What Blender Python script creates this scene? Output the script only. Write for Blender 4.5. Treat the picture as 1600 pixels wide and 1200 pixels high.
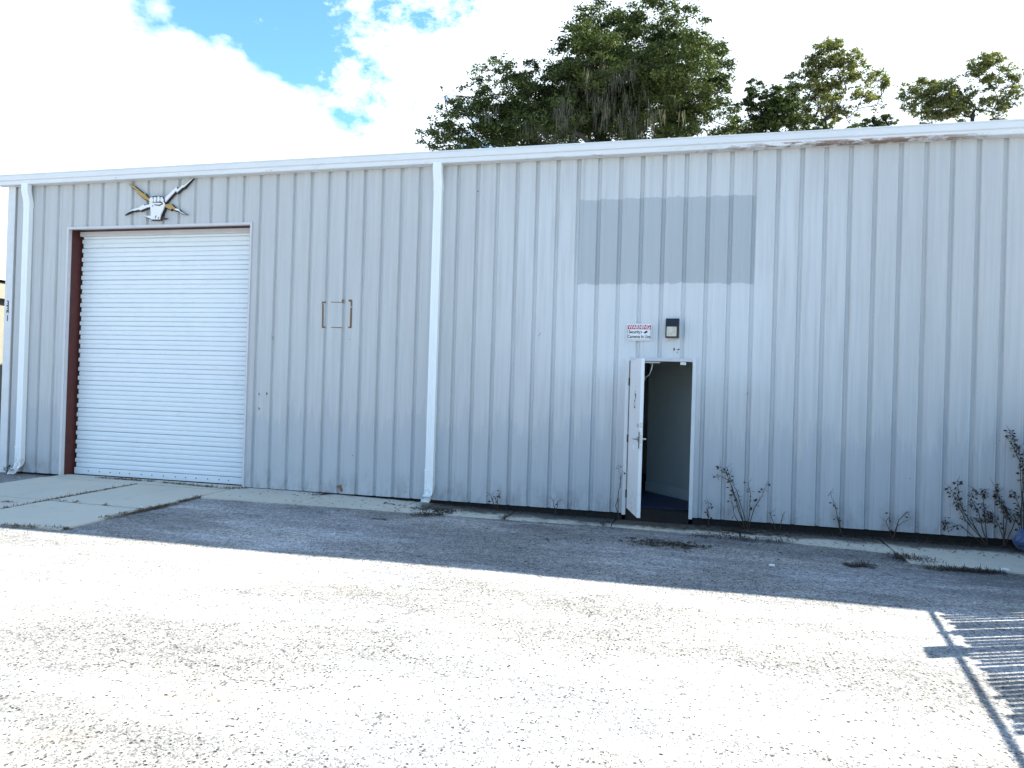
import bpy, bmesh, math, random
import numpy as np
from mathutils import Vector, Matrix
R_ = math.radians
for o in list(bpy.data.objects): bpy.data.objects.remove(o)
S = bpy.context.scene
COL = S.collection

# ------------------------------------------------------------------ camera
# world: X along the wall, Y into the building, Z up; wall face at y = 0, bottom edge of the wall panels at z = 0
FPX = 1202.0
t, p, r = R_(14.3), R_(0.4), R_(1.72)
C0 = np.array([0.0, -10.96, 1.70])
_f = np.array([-math.sin(t), math.cos(t), 0]); _r = np.array([math.cos(t), math.sin(t), 0]); _u = np.array([0, 0, 1.0])
FW = _f*math.cos(p) + _u*math.sin(p); _u2 = _u*math.cos(p) - _f*math.sin(p)
RT = _r*math.cos(r) + _u2*math.sin(r); UP = _u2*math.cos(r) - _r*math.sin(r)
cd = bpy.data.cameras.new('camera'); cam = bpy.data.objects.new('camera', cd); COL.objects.link(cam)
cd.sensor_width = 36.0; cd.lens = 36.0*FPX/1600.0; cd.clip_start = 0.05; cd.clip_end = 3000
M = Matrix(((RT[0], UP[0], -FW[0], C0[0]), (RT[1], UP[1], -FW[1], C0[1]), (RT[2], UP[2], -FW[2], C0[2]), (0, 0, 0, 1)))
cam.matrix_world = M
S.camera = cam
def ray(x, y): return FW + RT*(x-800)/FPX - UP*(y-600)/FPX
def onz(x, y, z=0.0):
    d = ray(x, y); return C0 + d*((z-C0[2])/d[2])
def ony(x, y, Y=0.0):
    d = ray(x, y); return C0 + d*((Y-C0[1])/d[1])
def sm(a, b, x):
    k = min(1.0, max(0.0, (x-a)/(b-a))); return k*k*(3-2*k)
def gz(x, y):                                   # height of the lot: drive falls away from the roller door, lower on the right
    s = sm(-7, -1, x); l = -0.03 - 0.03*min(4.0, max(0.0, -y))
    return l*(1-s) - 0.12*s
def G(x, y):
    z = -0.1
    for i in range(25):
        q = onz(x, y, z); z = gz(q[0], q[1])
    return q

# ------------------------------------------------------------------ world, sun, exposure
SUN_EL, SUN_AZ = R_(35.0), R_(64.0)             # azimuth from +Y towards +X
SUND = Vector((math.sin(SUN_AZ)*math.cos(SUN_EL), math.cos(SUN_AZ)*math.cos(SUN_EL), math.sin(SUN_EL)))
W = bpy.data.worlds.new('World'); S.world = W; W.use_nodes = True
nt = W.node_tree; nt.nodes.clear()
def wn(ty, **kw):
    n = nt.nodes.new(ty)
    for k, v in kw.items(): setattr(n, k, v)
    return n
def wm(op, a, b=None, c=None, clamp=False):
    n = nt.nodes.new('ShaderNodeMath'); n.operation = op; n.use_clamp = clamp
    for i, v in enumerate((a, b, c)):
        if v is None: continue
        if isinstance(v, (int, float)): n.inputs[i].default_value = v
        else: nt.links.new(v, n.inputs[i])
    return n.outputs[0]
sky = wn('ShaderNodeTexSky', sky_type='NISHITA', sun_disc=False)
sky.sun_elevation = SUN_EL; sky.sun_rotation = SUN_AZ
sky.air_density = 1.0; sky.dust_density = 0.4; sky.ozone_density = 2.5; sky.altitude = 30
tc = wn('ShaderNodeTexCoord')
def wdot(v):
    n = wn('ShaderNodeVectorMath', operation='DOT_PRODUCT'); nt.links.new(tc.outputs['Generated'], n.inputs[0]); n.inputs[1].default_value = v
    return n.outputs['Value']
def wnoise(scale, detail, rough, off=(0, 0, 0), stretch=(1, 1, 1.6)):
    mp = wn('ShaderNodeMapping'); mp.inputs['Location'].default_value = off; mp.inputs['Scale'].default_value = stretch
    nt.links.new(tc.outputs['Generated'], mp.inputs['Vector'])
    n = wn('ShaderNodeTexNoise'); n.inputs['Scale'].default_value = scale; n.inputs['Detail'].default_value = detail; n.inputs['Roughness'].default_value = rough
    nt.links.new(mp.outputs[0], n.inputs['Vector']); return n.outputs['Fac']
def cross_n(a, b):
    n = np.cross(ray(*a), ray(*b)); return n/np.linalg.norm(n)
nA = cross_n((228, 5), (508, 198)); nA = nA if nA@ray(450, 20) > 0 else -nA      # edge of the big cumulus bank
nB = cross_n((610, -40), (548, 200)); nB = nB if nB@ray(450, 20) > 0 else -nB      # edge of the torn cloud to its right
puff = wnoise(7.0, 8, 0.55); torn = wnoise(9.0, 9, 0.68, (3.1, 1.2, 0.4)); big = wnoise(1.6, 5, 0.55, (0.55, 2.2, 4.0))
a = wm('ADD', wdot(tuple(nA)), wm('MULTIPLY', wm('SUBTRACT', puff, 0.5), 0.22))
a = wm('MULTIPLY_ADD', a, 45.0, 0.5, clamp=True)
b = wm('ADD', wdot(tuple(nB)), wm('MULTIPLY', wm('SUBTRACT', torn, 0.44), 0.95))
b = wm('MULTIPLY_ADD', b, 9.0, 0.5, clamp=True)
blue = wm('MULTIPLY', a, b)
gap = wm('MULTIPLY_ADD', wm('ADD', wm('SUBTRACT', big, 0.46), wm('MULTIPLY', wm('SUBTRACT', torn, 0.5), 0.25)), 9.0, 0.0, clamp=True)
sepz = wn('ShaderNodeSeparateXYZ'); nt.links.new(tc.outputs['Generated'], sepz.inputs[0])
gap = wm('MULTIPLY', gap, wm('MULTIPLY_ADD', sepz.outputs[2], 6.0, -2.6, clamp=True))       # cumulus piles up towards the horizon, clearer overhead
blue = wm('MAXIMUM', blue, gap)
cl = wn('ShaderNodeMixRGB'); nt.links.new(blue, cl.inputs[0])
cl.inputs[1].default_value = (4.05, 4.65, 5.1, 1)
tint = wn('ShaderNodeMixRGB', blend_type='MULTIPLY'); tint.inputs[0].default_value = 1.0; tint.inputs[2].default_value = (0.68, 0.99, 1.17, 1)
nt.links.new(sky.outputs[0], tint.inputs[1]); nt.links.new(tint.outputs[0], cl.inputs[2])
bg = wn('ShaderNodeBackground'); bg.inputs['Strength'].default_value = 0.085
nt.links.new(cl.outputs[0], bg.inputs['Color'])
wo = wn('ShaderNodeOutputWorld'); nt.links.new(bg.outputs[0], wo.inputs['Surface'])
sl = bpy.data.lights.new('sun', 'SUN'); sl.energy = 5.0; sl.angle = R_(0.5); sl.color = (1.0, 0.97, 0.88)
so = bpy.data.objects.new('sun', sl); COL.objects.link(so)
so.rotation_euler = (-SUND).to_track_quat('-Z', 'Y').to_euler(); so.location = (30, 15, 40)
S.view_settings.view_transform = 'Standard'; S.view_settings.look = 'None'; S.view_settings.gamma = 1.0
S.view_settings.use_curve_mapping = False; S.view_settings.exposure = 2.05
S.render.engine = 'CYCLES'; S.cycles.max_bounces = 5; S.cycles.diffuse_bounces = 3

# ------------------------------------------------------------------ material helpers
class NT:
    def __init__(s, name):
        s.m = bpy.data.materials.new(name); s.m.use_nodes = True; s.t = s.m.node_tree
        s.b = s.t.nodes['Principled BSDF']; s.pos = None
    def n(s, ty, **kw):
        x = s.t.nodes.new(ty)
        for k, v in kw.items(): setattr(x, k, v)
        return x
    def put(s, v, sock):
        if isinstance(v, bpy.types.NodeSocket): s.t.links.new(v, sock)
        elif isinstance(v, (tuple, list)) and len(v) == 3 and sock.type == 'RGBA': sock.default_value = (*v, 1)
        else: sock.default_value = v
    def P(s):
        if s.pos is None: s.pos = s.n('ShaderNodeNewGeometry').outputs['Position']
        return s.pos
    def xyz(s):
        q = s.n('ShaderNodeSeparateXYZ'); s.t.links.new(s.P(), q.inputs[0]); return q.outputs
    def map(s, scale=(1, 1, 1), loc=(0, 0, 0)):
        q = s.n('ShaderNodeMapping'); s.t.links.new(s.P(), q.inputs['Vector'])
        q.inputs['Scale'].default_value = scale; q.inputs['Location'].default_value = loc; return q.outputs[0]
    def noise(s, scale, detail=4, rough=0.5, st=(1, 1, 1), loc=(0, 0, 0), dist=0.0):
        q = s.n('ShaderNodeTexNoise'); s.t.links.new(s.map(st, loc), q.inputs['Vector'])
        q.inputs['Scale'].default_value = scale; q.inputs['Detail'].default_value = detail; q.inputs['Roughness'].default_value = rough; q.inputs['Distortion'].default_value = dist
        return q.outputs['Fac']
    def voro(s, scale, feature='F1', st=(1, 1, 1), out='Distance', rnd=1.0):
        q = s.n('ShaderNodeTexVoronoi', feature=feature); s.t.links.new(s.map(st), q.inputs['Vector'])
        q.inputs['Scale'].default_value = scale; q.inputs['Randomness'].default_value = rnd
        return (q.outputs['Distance'], q.outputs['Color']) if out == 'both' else q.outputs[out]
    def math(s, op, a, b=None, c=None, clamp=False):
        q = s.n('ShaderNodeMath', operation=op, use_clamp=clamp)
        for i, v in enumerate((a, b, c)):
            if v is not None: s.put(v, q.inputs[i])
        return q.outputs[0]
    def step(s, v, lo, hi, a=0.0, b=1.0):
        q = s.n('ShaderNodeMapRange', interpolation_type='SMOOTHSTEP'); s.put(v, q.inputs[0])
        for i, k in enumerate((lo, hi, a, b)): s.put(k, q.inputs[i+1])
        return q.outputs[0]
    def mix(s, f, a, b, blend='MIX'):
        q = s.n('ShaderNodeMixRGB', blend_type=blend); s.put(f, q.inputs[0]); s.put(a, q.inputs[1]); s.put(b, q.inputs[2]); return q.outputs[0]
    def bump(s, h, strength=0.3, dist=0.01):
        q = s.n('ShaderNodeBump'); q.inputs['Strength'].default_value = strength; q.inputs['Distance'].default_value = dist
        s.put(h, q.inputs['Height']); s.t.links.new(q.outputs[0], s.b.inputs['Normal'])
    def out(s, col, rough=0.6, metal=0.0, spec=0.5):
        s.put(col, s.b.inputs['Base Color']); s.put(rough, s.b.inputs['Roughness']); s.put(metal, s.b.inputs['Metallic']); s.put(spec, s.b.inputs['Specular IOR Level'])
        return s.m
def plain(name, col, rough=0.6, metal=0.0, var=0.12, scale=6.0, spec=0.4):
    k = NT(name); f = k.noise(scale, 5, 0.6)
    c = k.mix(f, tuple(v*(1-var) for v in col), tuple(min(1, v*(1+var)) for v in col))
    k.bump(k.noise(scale*12, 3), 0.08, 0.004)
    return k.out(c, rough, metal, spec)
MAT = {}

# painted steel wall panels
k = NT('wall_paint'); X, Y, Z = k.xyz()
streak = k.noise(1.0, 6, 0.62, (14, 1, 0.55)); blotch = k.noise(0.8, 4, 0.55, (1, 1, 0.6), (5, 0, 2)); fine = k.noise(1.0, 3, 0.6, (60, 1, 3))
c = k.mix(k.step(streak, 0.32, 0.7), (0.492, 0.502, 0.494), (0.566, 0.576, 0.564))
c = k.mix(k.step(blotch, 0.35, 0.72, 0, 0.45), c, (0.485, 0.485, 0.475))
c = k.mix(k.math('MULTIPLY', fine, 0.12), c, (0.40, 0.41, 0.44))
# ragged lower roller coat
edge = k.math('ADD', k.math('MULTIPLY', k.noise(1.0, 5, 0.75, (7, 1, 0.22), (2, 0, 0)), 2.3), k.math('MULTIPLY', k.noise(1.0, 2, 0.6, (34, 1, 0.8)), 0.55)); edge = k.math('ADD', edge, -0.22)
c = k.mix(k.step(k.math('SUBTRACT', edge, Z), -0.03, 0.03, 0, 0.42), c, (0.385, 0.42, 0.455))
# paler soft-edged zones around the old sign spot
wob = k.math('MULTIPLY', k.math('SUBTRACT', k.noise(1.0, 3, 0.6, (7, 1, 5)), 0.5), 0.10)
def boxmask(x0, x1, z0, z1, e=0.012):
    zz = k.math('ADD', Z, wob); xx = k.math('ADD', X, k.math('MULTIPLY', wob, 0.25))
    m = k.math('MULTIPLY', k.step(xx, x0-e, x0+e), k.step(xx, x1+e, x1-e))
    return k.math('MULTIPLY', m, k.math('MULTIPLY', k.step(zz, z0-e, z0+e), k.step(zz, z1+e, z1-e)))
c = k.mix(k.math('MULTIPLY', k.math('MULTIPLY', boxmask(-3.0, 1.9, 1.6, 4.9, 1.0), k.step(streak, 0.2, 0.6)), 0.60), c, (0.66, 0.685, 0.69))
c = k.mix(k.math('MULTIPLY', boxmask(-2.05, 0.75, 1.9, 3.32, 0.25), 0.5), c, (0.69, 0.715, 0.72))
c = k.mix(k.math('MULTIPLY', boxmask(-1.87, 0.56, 3.245, 4.46), k.step(blotch, 0.2, 0.8, 0.78, 0.97)), c, k.mix(streak, (0.375, 0.41, 0.42), (0.43, 0.46, 0.47)))
# grime towards the bottom edge and scuffs
grime = k.math('MULTIPLY', k.step(Z, 0.5, 0.0), k.step(k.noise(1.0, 5, 0.7, (5, 1, 2.5)), 0.40, 0.72))
c = k.mix(k.math('MULTIPLY', grime, 0.55), c, (0.16, 0.155, 0.15))
spk = k.math('MULTIPLY', k.step(k.noise(11.0, 2, 0.5, (1, 1, 0.7), (9, 0, 3)), 0.755, 0.775), k.step(k.noise(0.5, 2, 0.5), 0.45, 0.6))
c = k.mix(spk, c, (0.10, 0.09, 0.08))
k.bump(k.math('ADD', streak, k.math('MULTIPLY', fine, 0.4)), 0.10, 0.006)
MAT['wall'] = k.out(c, k.step(streak, 0.2, 0.8, 0.42, 0.62), 0.0, 0.4)

k = NT('white_gutter_metal'); X, Y, Z = k.xyz()
rustm = k.math('MULTIPLY', k.step(k.noise(3.2, 7, 0.72, (1, 1, 6)), 0.46, 0.56), k.math('MULTIPLY', k.step(X, -0.9, 1.2), k.step(X, 3.9, 2.6)))
rustm = k.math('MULTIPLY', rustm, k.step(Z, 5.125, 5.10))
rust2 = k.math('MULTIPLY', k.step(k.noise(5.0, 6, 0.7, (1, 1, 5)), 0.60, 0.70), k.step(Z, 5.09, 5.06))
c = k.mix(k.noise(2.0, 4, 0.6, (1, 1, 3)), (0.66, 0.69, 0.72), (0.78, 0.80, 0.81))
c = k.mix(k.math('MULTIPLY', k.math('MAXIMUM', rustm, k.math('MULTIPLY', rust2, 0.6)), 0.9), c, k.mix(k.noise(30, 4), (0.09, 0.032, 0.014), (0.30, 0.14, 0.06)))
MAT['gutter'] = k.out(c, 0.42, 0.0, 0.5)
k = NT('white_downspout'); X, Y, Z = k.xyz()
c = k.mix(k.noise(1.4, 5, 0.6, (4, 4, 0.7)), (0.80, 0.84, 0.84), (0.88, 0.90, 0.89))
c = k.mix(k.math('MULTIPLY', k.step(Z, 0.45, 0.02), k.step(k.noise(9, 5, 0.7), 0.42, 0.68)), c, (0.42, 0.43, 0.40))
MAT['downspout'] = k.out(c, 0.40, 0.0, 0.5)
k = NT('white_roller_curtain'); X, Y, Z = k.xyz()
c = k.mix(k.noise(1.0, 5, 0.6, (3, 1, 1.2)), (0.74, 0.79, 0.81), (0.82, 0.86, 0.87))
c = k.mix(k.math('MULTIPLY', k.step(k.noise(2.0, 6, 0.7, (2, 1, 8)), 0.55, 0.75), 0.3), c, (0.5, 0.52, 0.53))
MAT['curtain'] = k.out(c, 0.38, 0.0, 0.5)
k = NT('oxide_red_primer'); c = k.mix(k.noise(5, 6, 0.7), (0.055, 0.012, 0.010), (0.13, 0.030, 0.022)); MAT['red'] = k.out(c, 0.6)
MAT['trim'] = plain('pale_trim_paint', (0.60, 0.59, 0.60), 0.45)
MAT['trimw'] = plain('white_frame_paint', (0.68, 0.69, 0.69), 0.45)
k = NT('white_door_paint'); X, Y, Z = k.xyz()
c = k.mix(k.noise(3, 5, 0.6, (1, 1, 0.5)), (0.70, 0.73, 0.75), (0.82, 0.83, 0.83))
c = k.mix(k.math('MULTIPLY', k.step(Z, 0.7, 0.0), k.step(k.noise(8, 6, 0.7), 0.45, 0.7, 0, 0.6)), c, (0.35, 0.33, 0.30))
MAT['door'] = k.out(c, 0.35)
MAT['dark'] = plain('gap_shade_soil', (0.018, 0.017, 0.016), 0.95, var=0.4)  # near-black: shade of the gap under the wall, plus dirt, put into the colour
MAT['black'] = plain('black_paint', (0.018, 0.018, 0.02), 0.5)
MAT['bronze'] = plain('dark_bronze_housing', (0.022, 0.022, 0.024), 0.4)
MAT['steel'] = plain('worn_steel', (0.55, 0.53, 0.50), 0.35, 0.9)
MAT['galv'] = plain('galvanised_steel', (0.42, 0.43, 0.44), 0.45, 0.7)
MAT['inwall'] = plain('grey_interior_paint', (0.56, 0.62, 0.60), 0.7, var=0.08, scale=3)
MAT['infloor'] = plain('blue_floor_paint', (0.035, 0.04, 0.10), 0.5, var=0.3)
MAT['inbase'] = plain('grey_baseboard', (0.66, 0.70, 0.70), 0.5)
MAT['white'] = plain('white_enamel', (0.80, 0.80, 0.79), 0.4, var=0.03)
MAT['gold'] = plain('faded_gold_paint', (0.44, 0.29, 0.085), 0.5, var=0.25, scale=14)
MAT['signred'] = plain('faded_red_print', (0.45, 0.06, 0.11), 0.5, var=0.1)
MAT['roof'] = plain('galvalume_roof', (0.50, 0.52, 0.54), 0.4, 0.3)
MAT['slat'] = plain('green_privacy_slat', (0.05, 0.10, 0.07), 0.5)
MAT['beige'] = plain('beige_siding', (0.16, 0.15, 0.115), 0.6)
MAT['residue'] = plain('brown_glue_residue', (0.20, 0.115, 0.065), 0.8, var=0.5, scale=40)
MAT['bag'] = plain('blue_plastic', (0.06, 0.10, 0.20), 0.35)
MAT['paper'] = plain('white_paper', (0.8, 0.8, 0.78), 0.7)
k = NT('ribbed_glass_lens'); c = k.mix(k.noise(25, 3), (0.42, 0.38, 0.29), (0.72, 0.68, 0.58)); MAT['lens'] = k.out(c, 0.25)
k = NT('dead_stem'); c = k.mix(k.noise(20, 3), (0.035, 0.026, 0.018), (0.075, 0.055, 0.036)); MAT['stem'] = k.out(c, 0.9)
k = NT('dry_leaf'); c = k.mix(k.noise(14, 3), (0.016, 0.013, 0.009), (0.06, 0.042, 0.025)); MAT['dryleaf'] = k.out(c, 0.85)
k = NT('dry_grass'); c = k.mix(k.noise(5, 3), (0.05, 0.033, 0.018), (0.19, 0.125, 0.065)); MAT['drygrass'] = k.out(c, 0.9)
k = NT('bark'); c = k.mix(k.noise(3, 6, 0.7, (2, 2, 0.5)), (0.018, 0.015, 0.012), (0.055, 0.046, 0.038)); k.bump(k.noise(9, 5, 0.7, (3, 3, 0.6)), 0.6, 0.03); MAT['bark'] = k.out(c, 0.95)

# worn asphalt lot
k = NT('worn_asphalt'); X, Y, Z = k.xyz()
FL = (1, 1, 0.0)
big = k.noise(0.35, 4, 0.55, FL, (3, 7, 0)); mid = k.noise(1.1, 5, 0.6, (0.55, 1, 0), (1, 2, 0)); fine = k.noise(26, 4, 0.65, FL)
base = k.mix(k.step(mid, 0.30, 0.70), (0.45, 0.447, 0.44), (0.57, 0.56, 0.54))
base = k.mix(k.step(fine, 0.36, 0.66), k.mix(1.0, base, (0.72, 0.72, 0.73), 'MULTIPLY'), base)
# aggregate: pale stones in a dark binder, pits where the binder is lost
v, vc = k.voro(58, st=FL, out='both'); sp = k.n('ShaderNodeSeparateColor'); k.t.links.new(vc, sp.inputs[0])
base = k.mix(k.step(v, 0.38, 0.68, 0, 0.32), base, (0.115, 0.115, 0.118))
base = k.mix(k.math('MULTIPLY', k.step(sp.outputs[1], 0.25, 0.95), 0.55), base, (0.56, 0.545, 0.51))
base = k.mix(k.step(sp.outputs[2], 0.70, 0.82, 0, 0.55), base, (0.14, 0.14, 0.145))
lane = k.noise(0.8, 4, 0.6, (0.30, 1.0, 0), (11, 3.3, 0))
worn = k.step(k.math('ADD', lane, k.math('MULTIPLY', k.math('SUBTRACT', mid, 0.5), 0.35)), 0.40, 0.56)
base = k.mix(k.math('MULTIPLY', worn, 0.50), base, k.mix(1.0, base, (0.62, 0.58, 0.50), 'MULTIPLY'))
dens = k.math('ADD', k.math('MULTIPLY', worn, 0.15), k.math('MULTIPLY', k.step(big, 0.6, 0.36), 0.05))
v2, sp2c = k.voro(36, st=(1, 1.0, 0), out='both'); sp2 = k.n('ShaderNodeSeparateColor'); k.t.links.new(sp2c, sp2.inputs[0])
pit = k.math('MULTIPLY', k.math('LESS_THAN', sp2.outputs[0], k.math('ADD', dens, 0.10)), k.step(v2, 0.44, 0.24))
base = k.mix(k.math('MULTIPLY', pit, 0.80), base, (0.028, 0.026, 0.024))
v4, v4c = k.voro(75, st=(1, 1.3, 0), out='both'); sp4 = k.n('ShaderNodeSeparateColor'); k.t.links.new(v4c, sp4.inputs[0])
pit4 = k.math('MULTIPLY', k.math('LESS_THAN', sp4.outputs[0], k.math('ADD', k.math('MULTIPLY', dens, 1.2), 0.26)), k.step(v4, 0.5, 0.3))
base = k.mix(k.math('MULTIPLY', pit4, 0.85), base, (0.035, 0.032, 0.028))
v3, v3c = k.voro(11, st=FL, out='both'); sp3 = k.n('ShaderNodeSeparateColor'); k.t.links.new(v3c, sp3.inputs[0])
pit3 = k.math('MULTIPLY', k.math('LESS_THAN', sp3.outputs[0], 0.06), k.step(v3, 0.17, 0.10))
base = k.mix(pit3, base, (0.02, 0.018, 0.016))
# stains: oily drive band and rusty spots
def spot(cx, cy, rx, ry):
    dx = k.math('MULTIPLY', k.math('SUBTRACT', X, cx), 1/rx); dy = k.math('MULTIPLY', k.math('SUBTRACT', Y, cy), 1/ry)
    d = k.math('SQRT', k.math('ADD', k.math('MULTIPLY', dx, dx), k.math('MULTIPLY', dy, dy)))
    return k.step(k.math('ADD', d, k.math('MULTIPLY', k.math('SUBTRACT', k.noise(4, 4, 0.6, FL), 0.5), 1.4)), 1.0, 0.2)
for (px, py, rx, ry, s) in ((310, 1090, 0.45, 0.16, 0.16), (80, 1150, 0.4, 0.18, 0.14), (490, 820, 0.5, 0.25, 0.16), (520, 920, 0.7, 0.25, 0.12)):
    q = G(px, py); base = k.mix(k.math('MULTIPLY', spot(q[0], q[1], rx, ry), s), base, (0.22, 0.155, 0.07))
cr = k.n('ShaderNodeTexVoronoi', feature='DISTANCE_TO_EDGE'); cr.inputs['Scale'].default_value = 0.42
mv = k.n('ShaderNodeVectorMath', operation='ADD'); nz = k.n('ShaderNodeTexNoise'); nz.inputs['Scale'].default_value = 2.2; nz.inputs['Detail'].default_value = 6
k.t.links.new(k.map(FL), nz.inputs['Vector']); k.t.links.new(k.map(FL), mv.inputs[0]); k.t.links.new(nz.outputs['Color'], mv.inputs[1]); k.t.links.new(mv.outputs[0], cr.inputs['Vector'])
crack = k.math('MULTIPLY', k.step(cr.outputs['Distance'], 0.006, 0.001), k.step(k.noise(0.9, 3, 0.5, FL, (4, 4, 0)), 0.50, 0.6))
base = k.mix(k.math('MULTIPLY', crack, 0.7), base, (0.04, 0.038, 0.035))
grit = k.noise(13, 5, 0.8, FL, (5, 5, 0))
base = k.mix(k.step(grit, 0.50, 0.40, 0, 0.42), base, k.mix(1.0, base, (0.34, 0.34, 0.35), 'MULTIPLY'))
base = k.mix(k.step(grit, 0.53, 0.62, 0, 0.6), base, k.mix(1.0, base, (1.35, 1.35, 1.35), 'MULTIPLY'))
# old traffic film and leached binder: pale and dark mottling of the drive in front of the wall
mot = k.noise(0.75, 6, 0.68, (0.55, 1.5, 0), (6, 9, 0)); mot2 = k.noise(3.2, 5, 0.7, (0.7, 1.2, 0), (1, 4, 0))
base = k.mix(k.math('MULTIPLY', k.math('MULTIPLY', k.step(mot, 0.40, 0.62), k.step(mot2, 0.3, 0.62)), 0.46), base, k.mix(1.0, base, (0.38, 0.40, 0.44), 'MULTIPLY'))
base = k.mix(k.math('MULTIPLY', k.step(mot, 0.52, 0.34), 0.7), base, k.mix(1.0, base, (1.5, 1.5, 1.5), 'MULTIPLY'))
# broken darker patches towards the wall, and a second set on the right
wall_dark = k.math('MULTIPLY', k.step(Y, -2.0, -0.7), k.step(k.noise(1.3, 5, 0.65, (0.7, 1.6, 0), (8, 1, 0)), 0.44, 0.66))
base = k.mix(k.math('MULTIPLY', wall_dark, 0.55), base, (0.075, 0.075, 0.08))
right_dark = k.math('MULTIPLY', k.step(X, 0.5, 2.6), k.step(k.noise(0.9, 5, 0.65, (0.6, 2.0, 0), (2, 5, 0)), 0.40, 0.6))
base = k.mix(k.math('MULTIPLY', k.math('MULTIPLY', right_dark, k.step(Y, -3.6, -2.6)), 0.5), base, (0.09, 0.092, 0.10))
h = k.math('SUBTRACT', k.math('MULTIPLY', v, -0.6), k.math('MULTIPLY', pit, 1.2))
k.bump(k.math('ADD', h, k.math('MULTIPLY', fine, 0.5)), 0.75, 0.010)
MAT['asphalt'] = k.out(base, 0.9, 0, 0.25)

k = NT('old_concrete'); X, Y, Z = k.xyz()
c = k.mix(k.noise(1.2, 6, 0.65), (0.52, 0.495, 0.41), (0.64, 0.61, 0.51))
c = k.mix(k.step(k.noise(3.5, 6, 0.7, (1, 1, 0), (2, 2, 0)), 0.55, 0.75, 0, 0.4), c, (0.36, 0.345, 0.30))
c = k.mix(k.math('MULTIPLY', k.step(k.noise(0.9, 4, 0.6, (1, 0.5, 0), (7, 3, 0)), 0.5, 0.7), 0.35), c, (0.42, 0.39, 0.34))
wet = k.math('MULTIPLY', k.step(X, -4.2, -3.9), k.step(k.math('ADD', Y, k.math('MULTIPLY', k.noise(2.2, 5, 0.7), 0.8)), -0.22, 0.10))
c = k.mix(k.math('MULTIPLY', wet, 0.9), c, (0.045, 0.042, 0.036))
sp_ = k.math('MULTIPLY', k.step(k.noise(16, 4, 0.7, (0.6, 1.5, 1)), 0.60, 0.70), k.step(X, -5, -2))
c = k.mix(k.math('MULTIPLY', sp_, 0.7), c, (0.06, 0.055, 0.05))
k.bump(k.noise(40, 4, 0.7), 0.25, 0.004)
MAT['concrete'] = k.out(c, 0.88, 0, 0.25)

def leafmat(name, dark, light, trans):
    k = NT(name); at = k.n('ShaderNodeAttribute', attribute_name='tone')
    c = k.mix(at.outputs['Fac'], dark, light); k.out(c, 0.6, 0, 0.14)
    tr = k.n('ShaderNodeBsdfTranslucent'); k.t.links.new(k.mix(1.0, c, (1.5, 1.6, 0.6), 'MULTIPLY'), tr.inputs['Color'])
    ms = k.n('ShaderNodeMixShader'); ms.inputs[0].default_value = trans
    k.t.links.new(k.b.outputs[0], ms.inputs[1]); k.t.links.new(tr.outputs[0], ms.inputs[2])
    k.t.links.new(ms.outputs[0], k.t.nodes['Material Output'].inputs['Surface']); return k.m
MAT['oakleaf'] = leafmat('oak_leaf', (0.014, 0.024, 0.009), (0.088, 0.115, 0.034), 0.16)
MAT['oakleaf2'] = leafmat('autumn_oak_leaf', (0.048, 0.060, 0.022), (0.185, 0.190, 0.075), 0.28)
MAT['moss'] = leafmat('spanish_moss', (0.04, 0.043, 0.033), (0.10, 0.10, 0.078), 0.2)

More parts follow.
